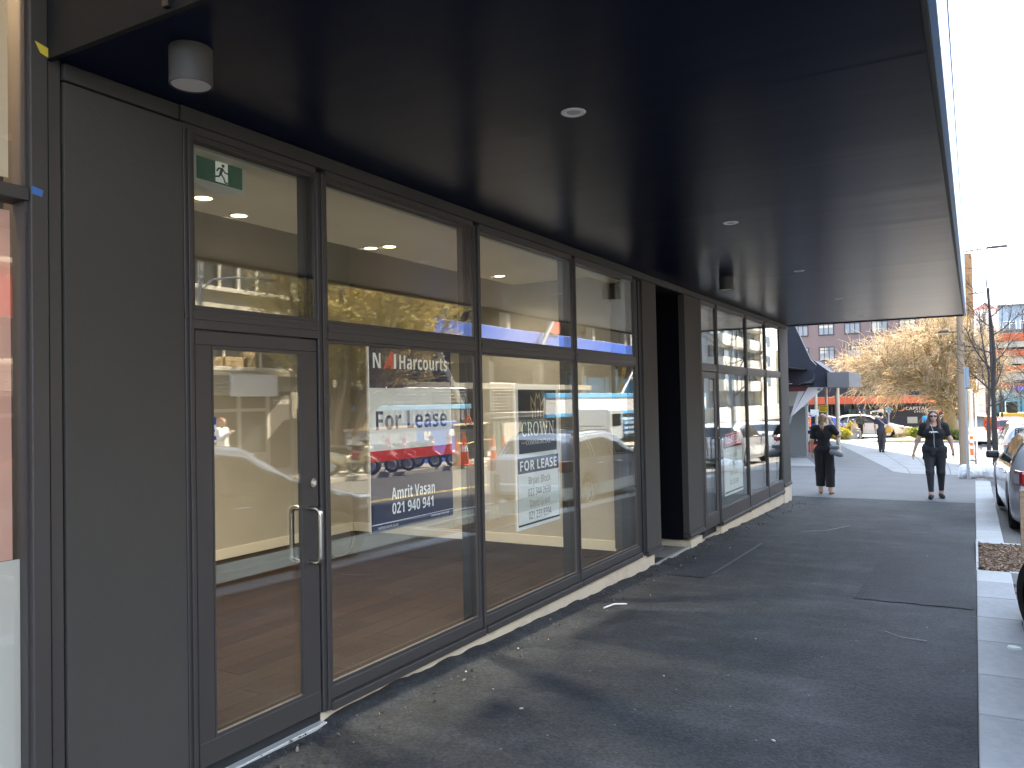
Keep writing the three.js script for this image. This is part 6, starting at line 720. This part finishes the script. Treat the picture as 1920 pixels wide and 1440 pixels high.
{ const t = thing('street_lamp', 'grey street lamp with a curved arm in front of the cream building across the street', 'street lamp', [11.5, gy(14.5), 14.4]); part(t, 'pole', rod(S3(11.5, gy(14.5), 14.4), S3(11.5, 6.2, 14.4), 0.085, 14, 0.055), M.galv); part(t, 'arm', tubeOf([S3(11.5, 4.75, 14.4), S3(11.4, 5.1, 14.7), S3(11.2, 5.22, 15.3), S3(11.0, 5.25, 16.1)], 0.03, 24, 8), M.galv); const h = new RoundedBoxGeometry(0.2, 0.07, 0.5, 3, 0.03); h.translate(10.95, 5.25, -16.2); part(t, 'lamp_head', h, M.greyPl); }
// parking deck
{ const t = thing('parking_deck', 'open concrete parking deck with a bright blue wrapped edge across the street', 'parking deck', [16, -0.6, 40]), conc = std([0.36, 0.34, 0.28], 0.9, { map: concreteMap, bumpMap: fineBump, bumpScale: 0.004 });
  part(t, 'deck', [bx(16.2, 34, 4.4, 5.04, 24, 72), bx(16.2, 34, 8.4, 8.8, 24, 72)], conc); part(t, 'rear_wall', bx(33.5, 34, -2, 12, 20.5, 72), std([0.16, 0.15, 0.13], 0.9, { map: concreteMap })); part(t, 'end_wall', bx(16.5, 34, -1, 9, 20.6, 21), std([0.2, 0.19, 0.17], 0.9, { map: concreteMap }));
  for (let i = 0; i < 12; i++) { part(t, 'edge_sheet', bx(15.9, 16.0, 5.03 + 0.01 * (i % 3), 5.76 - 0.012 * (i % 2), 30 + i * 2.6, 32.595 + i * 2.6, 0.02), std([0.035, 0.13, 0.62], 0.45, { bumpMap: waveBump, bumpScale: 0.03 })); }
  for (let i = 0; i < 8; i++) part(t, 'column', bx(17.0, 17.55, -1.4, 4.39, 26 + i * 6, 26.5 + i * 6, 0.03), conc);
  for (let i = 0; i < 8; i++) { part(t, 'column', bx(17.0, 17.5, 5.05, 8.39, 28 + i * 6, 28.45 + i * 6, 0.03), conc); part(t, 'beam', bx(17, 33, 4.0, 4.348, 26.05 + i * 6, 26.45 + i * 6), conc); }
  for (const [a, b, c, d] of [[31, 4.25, 33.6, 0.9], [52, 1.0, 56, 3.9], [60, 3.9, 56.4, 1.0], [44.5, 7.9, 41.5, 4.9]]) part(t, 'steel_brace', rod(S3(15.6, b, a), S3(15.6, d, c), 0.13, 10), M.galv);
  part(t, 'red_sign', bx(15.8, 15.88, 5.8, 6.7, 43.2, 44.4, 0.02), std([0.75, 0.1, 0.05], 0.5)); part(t, 'dark_back', bx(22, 22.3, -1.4, 4.3, 22, 72), std([0.1, 0.095, 0.085], 0.9, { map: concreteMap })); part(t, 'lower_slab', bx(16.3, 33, 2.45, 2.75, 24, 50), conc); }
for (let i = 0; i < 5; i++) { const s = 50 + i * 3.1; const t = thing('blue_screen', ['first', 'second', 'third', 'fourth', 'fifth'][i] + ' light blue screen from the left below the parking deck', 'screen panel', [18, -1, s], 'light blue screens under the parking deck'); part(t, 'sheet', bx(17.95, 18.02, 1.9, 3.5 - 0.1 * (i % 2), s, s + 2.98, 0.01), std([0.06, 0.36, 0.68], 0.5, { bumpMap: waveBump, bumpScale: 0.03 })); part(t, 'frame', [bx(17.9, 17.95, 1.85, 1.92, s, s + 2.98), bx(17.9, 17.95, -1.2, 3.4, s, s + 0.06)], M.galv); }
{ const t = thing('yellow_ladder', 'yellow ladder leaning below the parking deck across the street', 'ladder', [17, -1, 57]); const a = S3(16.9, 2.0, 56.2), b = S3(17.0, 4.3, 57.6); part(t, 'stile', [rod(a, b, 0.05), rod(a.clone().add(V(0, 0, -0.45)), b.clone().add(V(0, 0, -0.45)), 0.05)], std([0.65, 0.42, 0.03], 0.5)); for (let i = 1; i < 8; i++) { const p = a.clone().lerp(b, i / 8); part(t, 'rung', rod(p, p.clone().add(V(0, 0, -0.45)), 0.03), std([0.65, 0.42, 0.03], 0.5)); } }
// hoardings and containers behind the scooters
{ const t = thing('site_hoarding', 'grey blue site hoarding of upright boards behind the scooters', 'hoarding', [10.9, -0.4, 22]); const r = rng(3); for (let i = 0; i < 5; i++) part(t, 'board', bx(10.88 + 0.006 * r(), 10.94, gy(21) - 0.05, 0.9 - 0.02 * r(), 19.3 + i * 0.72, 20.015 + i * 0.72, 0.006), std([0.3, 0.34, 0.36], 0.7, { map: paintMap })); part(t, 'cap_rail', bx(10.84, 11, 0.9, 0.98, 19.3, 22.9, 0.01), std([0.6, 0.45, 0.3], 0.7)); }
{ const t = thing('site_container', 'long pale container carrying a mesh fence behind the blue box', 'container', [12.2, -0.4, 24]); part(t, 'body', bx(11.6, 13.9, gy(24), 1.62, 20.2, 27.5, 0.03), std([0.22, 0.24, 0.25], 0.6, { map: paintMap })); for (let i = 0; i < 22; i++) part(t, 'rib', bx(11.56, 11.6, gy(24) + 0.1, 1.5, 20.35 + i * 0.325, 20.5 + i * 0.325, 0.01), std([0.24, 0.26, 0.27], 0.6)); part(t, 'blue_edge', bx(11.54, 11.6, 1.5, 1.68, 20.2, 27.5, 0.01), std([0.2, 0.5, 0.75], 0.5)); }
function meshFence(label, x, s0, s1, y0, y1) { const t = thing('mesh_fence', label, 'fence', [x, y0, s0], 'wire mesh fence panels across the street'); part(t, 'frame', tubeOf([S3(x, y0, s0), S3(x, y1 - 0.06, s0), S3(x, y1, s0 + 0.08), S3(x, y1, s1 - 0.08), S3(x, y1 - 0.06, s1), S3(x, y0, s1)], 0.02, 60, 6), M.galv); const l = []; for (let y = y0 + 0.12; y < y1 - 0.05; y += 0.13) l.push(rod(S3(x, y, s0), S3(x, y, s1), 0.006, 4)); for (let s = s0 + 0.12; s < s1; s += 0.16) l.push(rod(S3(x, y0, s), S3(x, y1, s), 0.004, 4)); part(t, 'wires', l, M.galv, 'stuff'); }
meshFence('left mesh fence panel above the pale container', 11.7, 20.3, 22.6, 1.68, 2.3); meshFence('middle mesh fence panel above the pale container', 11.7, 22.65, 25, 1.68, 2.3); meshFence('right mesh fence panel above the pale container', 11.7, 25.05, 27.4, 1.68, 2.3); meshFence('white mesh fence before the green grey hoarding', 11, 28.1, 30.2, 1.3, 2.5);
{ const t = thing('blue_box', 'bright blue site box with two white notices behind the scooters', 'site box', [11.4, -0.45, 24]); part(t, 'body', bx(10.95, 11.5, gy(24) - 0.05, 0.93, 22.9, 25.4, 0.03), std([0.03, 0.14, 0.6], 0.5, { map: paintMap })); part(t, 'lid', bx(10.88, 11.53, 0.935, 1.06, 22.8, 25.5, 0.02), std([0.03, 0.12, 0.5], 0.5)); part(t, 'notice', bx(10.935, 10.948, 0.42, 0.74, 23.4, 23.85), M.white); part(t, 'notice', bx(10.935, 10.948, 0.5, 0.76, 25.0, 25.35), M.white); part(t, 'foot', bx(10.97, 11.4, gy(24) - 0.1, gy(24) + 0.02, 23, 25.3), M.black); }
{ const t = thing('black_hoarding', 'black timber hoarding beside the blue site box', 'hoarding', [11.2, -0.5, 26]); for (let i = 0; i < 4; i++) part(t, 'board', bx(11.1, 11.16, gy(26) - 0.1, 0.86, 25.55 + i * 0.62, 26.165 + i * 0.62, 0.005), std([0.016, 0.017, 0.02], 0.7)); part(t, 'cap_rail', bx(11.04, 11.2, 0.86, 0.93, 25.5, 28.1, 0.01), std([0.62, 0.52, 0.36], 0.7)); const at = S3(11.05, 0.93, 26.3); part(t, 'trestle_leg', [rod(at, at.clone().add(V(0, 0.34, -0.15)), 0.04, 6), rod(at.clone().add(V(0, 0, -0.42)), at.clone().add(V(0, 0.34, -0.15)), 0.04, 6)], M.orange); }
{ const t = thing('green_hoarding', 'green grey corrugated hoarding with a pale poster across the street', 'hoarding', [10.95, -0.55, 29.3]); for (let i = 0; i < 30; i++) part(t, 'corrugation', bx(10.9 + (i % 2) * 0.03, 10.95 + (i % 2) * 0.03, gy(29) - 0.1, 1.05, 28.2 + i * 0.14, 28.338 + i * 0.14, 0.006), std([0.13, 0.17, 0.165], 0.7, { map: paintMap })); part(t, 'poster', bx(10.86, 10.89, 0.0, 0.86, 28.9, 30.4), std([0.5, 0.47, 0.42], 0.8, { map: concreteMap })); part(t, 'top_rail', bx(10.86, 11.02, 1.06, 1.12, 28.15, 32.45), M.galv); }
// white fascia of the depot with blue edges
{ const t = thing('depot_canopy', 'white depot canopy fascia with light blue edges across the street', 'building', [12, -0.8, 44]); part(t, 'fascia', bx(12, 12.15, 1.1, 1.88, 34.9, 62, 0.01), M.white); part(t, 'blue_edge', bx(11.96, 12.14, 1.89, 2.12, 34.9, 62, 0.01), std([0.1, 0.42, 0.75], 0.5)); part(t, 'blue_edge', bx(11.96, 12.14, 0.92, 1.09, 34.9, 62, 0.01), std([0.1, 0.42, 0.75], 0.5)); part(t, 'roof', bx(12.15, 15.5, 1.0, 1.2, 34.9, 62), M.concrete); part(t, 'back_wall', bx(15.2, 15.5, -1.4, 1.0, 34.9, 62), std([0.3, 0.28, 0.24], 0.9, { map: paintMap })); for (const s of [35, 39.5, 44, 50, 56, 61.5]) part(t, 'post', bx(12.1, 12.35, -1.4, 0.92, s, s + 0.25, 0.01), std([0.55, 0.5, 0.42], 0.8)); part(t, 'dark_window', bx(15.15, 15.19, -0.4, 0.7, 36.5, 43), M.glassFar); part(t, 'strip_light', bx(12.4, 12.5, 0.9, 0.95, 37, 38.4), M.white); }
{ const t = thing('delivery_truck', 'light blue truck standing before the white depot canopy', 'truck', [10.3, gy(39) - 0.11, 39]); part(t, 'cab', bx(9.4, 11.3, gy(39) + 0.45, 1.3, 36.6, 38.4, 0.12), std([0.45, 0.5, 0.55], 0.4)); part(t, 'cab_window', bx(9.38, 9.41, 0.45, 1.05, 36.95, 38.1, 0.01), M.carGlass); part(t, 'deck_body', bx(9.4, 11.4, gy(39) + 0.6, 0.75, 38.5, 43, 0.03), std([0.07, 0.25, 0.48], 0.5, { map: paintMap })); for (const y of [0.0, 0.25, 0.5]) part(t, 'side_rail', bx(9.36, 9.4, y, y + 0.1, 38.5, 43), std([0.4, 0.5, 0.6], 0.5)); for (const s of [37.3, 41.2, 42.3]) { const g = new THREE.CylinderGeometry(0.44, 0.44, 0.3, 22); g.rotateZ(1.5708); g.translate(9.6, gy(39) + 0.33, -s); part(t, 'wheel', g, M.rubber); } part(t, 'orange_lamp', bx(9.38, 9.5, 0.55, 0.95, 42.7, 43.05, 0.03), M.orange); }
// scooters
function makeScooter(label, col, dark) {
  const t = thing('scooter', label, 'scooter', [0, 0, 0], 'scooters parked across the street'), paint = phy(col, 0.25, { clearcoat: 1 });   // nose towards -z
  const wheel = z => { const g = new THREE.TorusGeometry(0.2, 0.055, 10, 28); g.rotateY(1.5708); g.translate(0, 0.255, z); const d = new THREE.CylinderGeometry(0.13, 0.13, 0.07, 18); d.rotateZ(1.5708); d.translate(0, 0.255, z); const w = part(t, 'wheel', g, M.rubber); part(w, 'hub', d, M.galv); };
  wheel(-0.62); wheel(0.6);
  part(t, 'leg_shield', [skinOf(field([['c', V(-0.1, 0.42, -0.38), V(-0.11, 0.82, -0.5), 0.075, 0.07], ['c', V(0.1, 0.42, -0.38), V(0.11, 0.82, -0.5), 0.075, 0.07], ['c', V(0, 0.6, -0.46), V(0, 0.92, -0.53), 0.09, 0.08]], 0.06, 0.022))], paint);
  part(t, 'front_fender', skinOf(field([['c', V(0, 0.42, -0.78), V(0, 0.5, -0.6), 0.055, 0.075], ['c', V(0, 0.5, -0.6), V(0, 0.42, -0.45), 0.075, 0.06]], 0.05, 0.02)), paint);
  part(t, 'floorboard', new RoundedBoxGeometry(0.3, 0.1, 0.5, 3, 0.04).translate(0, 0.36, -0.14), dark ? M.greyPl : M.blackPl);
  part(t, 'tail_body', skinOf(field([['c', V(0, 0.5, 0.15), V(0, 0.66, 0.68), 0.13, 0.11], ['c', V(0, 0.4, 0.2), V(0, 0.5, 0.55), 0.13, 0.12], ['c', V(0, 0.66, 0.68), V(0, 0.7, 0.84), 0.1, 0.05]], 0.06, 0.022)), paint);
  part(t, 'seat', skinOf(field([['c', V(0, 0.76, 0.1), V(0, 0.79, 0.62), 0.1, 0.09], ['c', V(0, 0.8, 0.62), V(0, 0.84, 0.8), 0.07, 0.04]], 0.05, 0.02)), M.rubber);
  part(t, 'handlebar', [rod(V(0, 0.86, -0.5), V(0, 1.02, -0.46), 0.035), rod(V(-0.34, 1.04, -0.38), V(0, 1.02, -0.46), 0.018), rod(V(0.34, 1.04, -0.38), V(0, 1.02, -0.46), 0.018), new RoundedBoxGeometry(0.26, 0.13, 0.16, 3, 0.05).translate(0, 1.03, -0.5)], dark ? M.blackPl : paint);
  part(t, 'fork', [rod(V(-0.07, 0.26, -0.62), V(-0.05, 0.7, -0.5), 0.02), rod(V(0.07, 0.26, -0.62), V(0.05, 0.7, -0.5), 0.02)], M.greyPl);
  part(t, 'headlight', new THREE.SphereGeometry(0.085, 16, 12).scale(1, 0.8, 0.6).translate(0, 0.8, -0.59), M.headl); part(t, 'tail_light', new RoundedBoxGeometry(0.12, 0.07, 0.05, 2, 0.02).translate(0, 0.68, 0.89), M.tail);
  part(t, 'exhaust', rod(V(0.16, 0.3, 0.2), V(0.18, 0.38, 0.8), 0.05, 12), M.greyPl); part(t, 'stand', [rod(V(-0.12, 0.3, 0.05), V(-0.16, 0.01, 0.12), 0.014), rod(V(0.12, 0.3, 0.05), V(0.16, 0.01, 0.12), 0.014)], M.greyPl);
  for (const k of [-1, 1]) part(t, 'rear_mirror', [rod(V(k * 0.24, 1.04, -0.42), V(k * 0.28, 1.22, -0.44), 0.008), new THREE.SphereGeometry(0.06, 12, 8).scale(1, 0.7, 0.25).translate(k * 0.29, 1.25, -0.44)], M.blackPl);
  return t;
}
[['cream scooter leftmost in the row across the street', [0.55, 0.45, 0.25], 1, 9.35, 17.7, 1.15], ['dark grey scooter beside the cream one across the street', [0.04, 0.04, 0.045], 1, 9.75, 18.25, 1.1], ['red scooter third from the left in the row across the street', [0.55, 0.03, 0.04], 0, 9.55, 18.9, 1.2], ['red scooter fourth from the left in the row across the street', [0.5, 0.03, 0.07], 0, 9.5, 19.6, 1.1], ['black and red scooter turned more side on in the row', [0.45, 0.04, 0.03], 1, 9.55, 21.1, 0.75], ['rightmost red scooter beside the orange cones', [0.6, 0.04, 0.04], 0, 9.5, 22.0, 0.95]].forEach(([l, c, d, x, s, a]) => place(makeScooter(l, c, d), x, gy(s), s, a).scale.setScalar(0.94));
// cones with tape
function cone(label, x, s, h) { const t = thing('traffic_cone', label, 'traffic cone', [x, gy(s), s], 'orange traffic cones across the street'), o = phy([0.85, 0.12, 0.02], 0.5, { transmission: 0.15, thickness: 0 }); part(t, 'cone', cyl(0.14 * h, 0.025, h - 0.04, x, gy(s) + 0.04, s, 20), o); part(t, 'base', bx(x - 0.19 * h, x + 0.19 * h, gy(s), gy(s) + 0.04, s - 0.19 * h, s + 0.19 * h, 0.01), o); part(t, 'white_band', cyl(0.103 * h, 0.065 * h, h * 0.22, x, gy(s) + h * 0.42, s, 20), M.white); }
[['leftmost of three orange cones beside the scooters', 9.2, 22.9, 0.9], ['tallest middle cone of the three beside the scooters', 9.0, 23.05, 1.1], ['right cone of the three beside the scooters', 9.4, 23.7, 0.9], ['orange cone standing apart before the black hoarding', 9.9, 25.5, 0.85], ['left one of two orange cones before the green hoarding', 9.4, 25.6, 0.95], ['right one of two orange cones before the green hoarding', 9.1, 25.9, 0.9]].forEach(a => cone(...a));
solo('barrier_tape', tubeOf([S3(9.2, 0.36, 22.95), S3(9.4, 0.3, 23.9), S3(9.9, 0.34, 25.5), S3(9.4, 0.36, 25.6)], 0.022, 48, 6), std([0.75, 0.55, 0.15], 0.7), 'yellow and white barrier tape strung between the orange cones', 'tape');
// white apartments far along the other side
{ const t = thing('white_apartments', 'white apartment building with long pale balcony fronts farther along the street', 'building', [20, -1.2, 105]), conc = std([0.66, 0.64, 0.58], 0.8, { map: paintMap }), gl = phy([0.2, 0.24, 0.28], 0.1);
  part(t, 'core', bx(21.2, 36, -1.2, 18, 88, 128), std([0.28, 0.3, 0.32], 0.8, { map: paintMap }));
  for (let f = 0; f < 6; f++) for (let k = 0; k < 4; k++) { const s = 95 + k * 6.6, y = 2.6 + f * 2.75; part(t, 'balcony', bx(19.4, 21.2, y, y + 1.3, s, s + (k % 2 ? 3.6 : 5.6), 0.04), conc); const w = part(t, 'window', [bx(21.05, 21.2, y + 1.35, y + 2.6, s, s + 0.1), bx(21.05, 21.2, y + 1.35, y + 2.6, s + 2.6, s + 2.7), bx(21.05, 21.2, y + 1.35, y + 2.6, s + 5.4, s + 5.5)], M.greyPl); part(w, 'pane', bx(21.1, 21.16, y + 1.35, y + 2.6, s + 0.1, s + 5.4), gl); }
  part(t, 'side_wing', bx(20.2, 21.2, -1.2, 18, 118, 128), conc); for (let f = 0; f < 5; f++) part(t, 'wing_window', bx(20.14, 20.2, 3.4 + f * 2.9, 4.9 + f * 2.9, 120, 124), gl); part(t, 'ground_wall', bx(19.6, 21.2, -1.2, 0.6, 92, 128), conc); }
{ const t = thing('grey_office', 'grey office building left of the white apartments farther along the street', 'building', [21, -1.2, 82]); part(t, 'wall', bx(22, 34, -1.2, 16, 72, 87), std([0.5, 0.52, 0.54], 0.8, { map: paintMap })); for (let f = 0; f < 4; f++) { const w = part(t, 'window_band', bx(21.9, 22, 3 + f * 3.2, 4.8 + f * 3.2, 73, 86), phy([0.12, 0.14, 0.17], 0.1)); for (let k = 1; k < 5; k++) part(w, 'mullion', bx(21.84, 21.9, 3 + f * 3.2, 4.8 + f * 3.2, 73 + k * 2.6, 73.1 + k * 2.6), M.greyPl); } }
renderer.render(scene, camera);
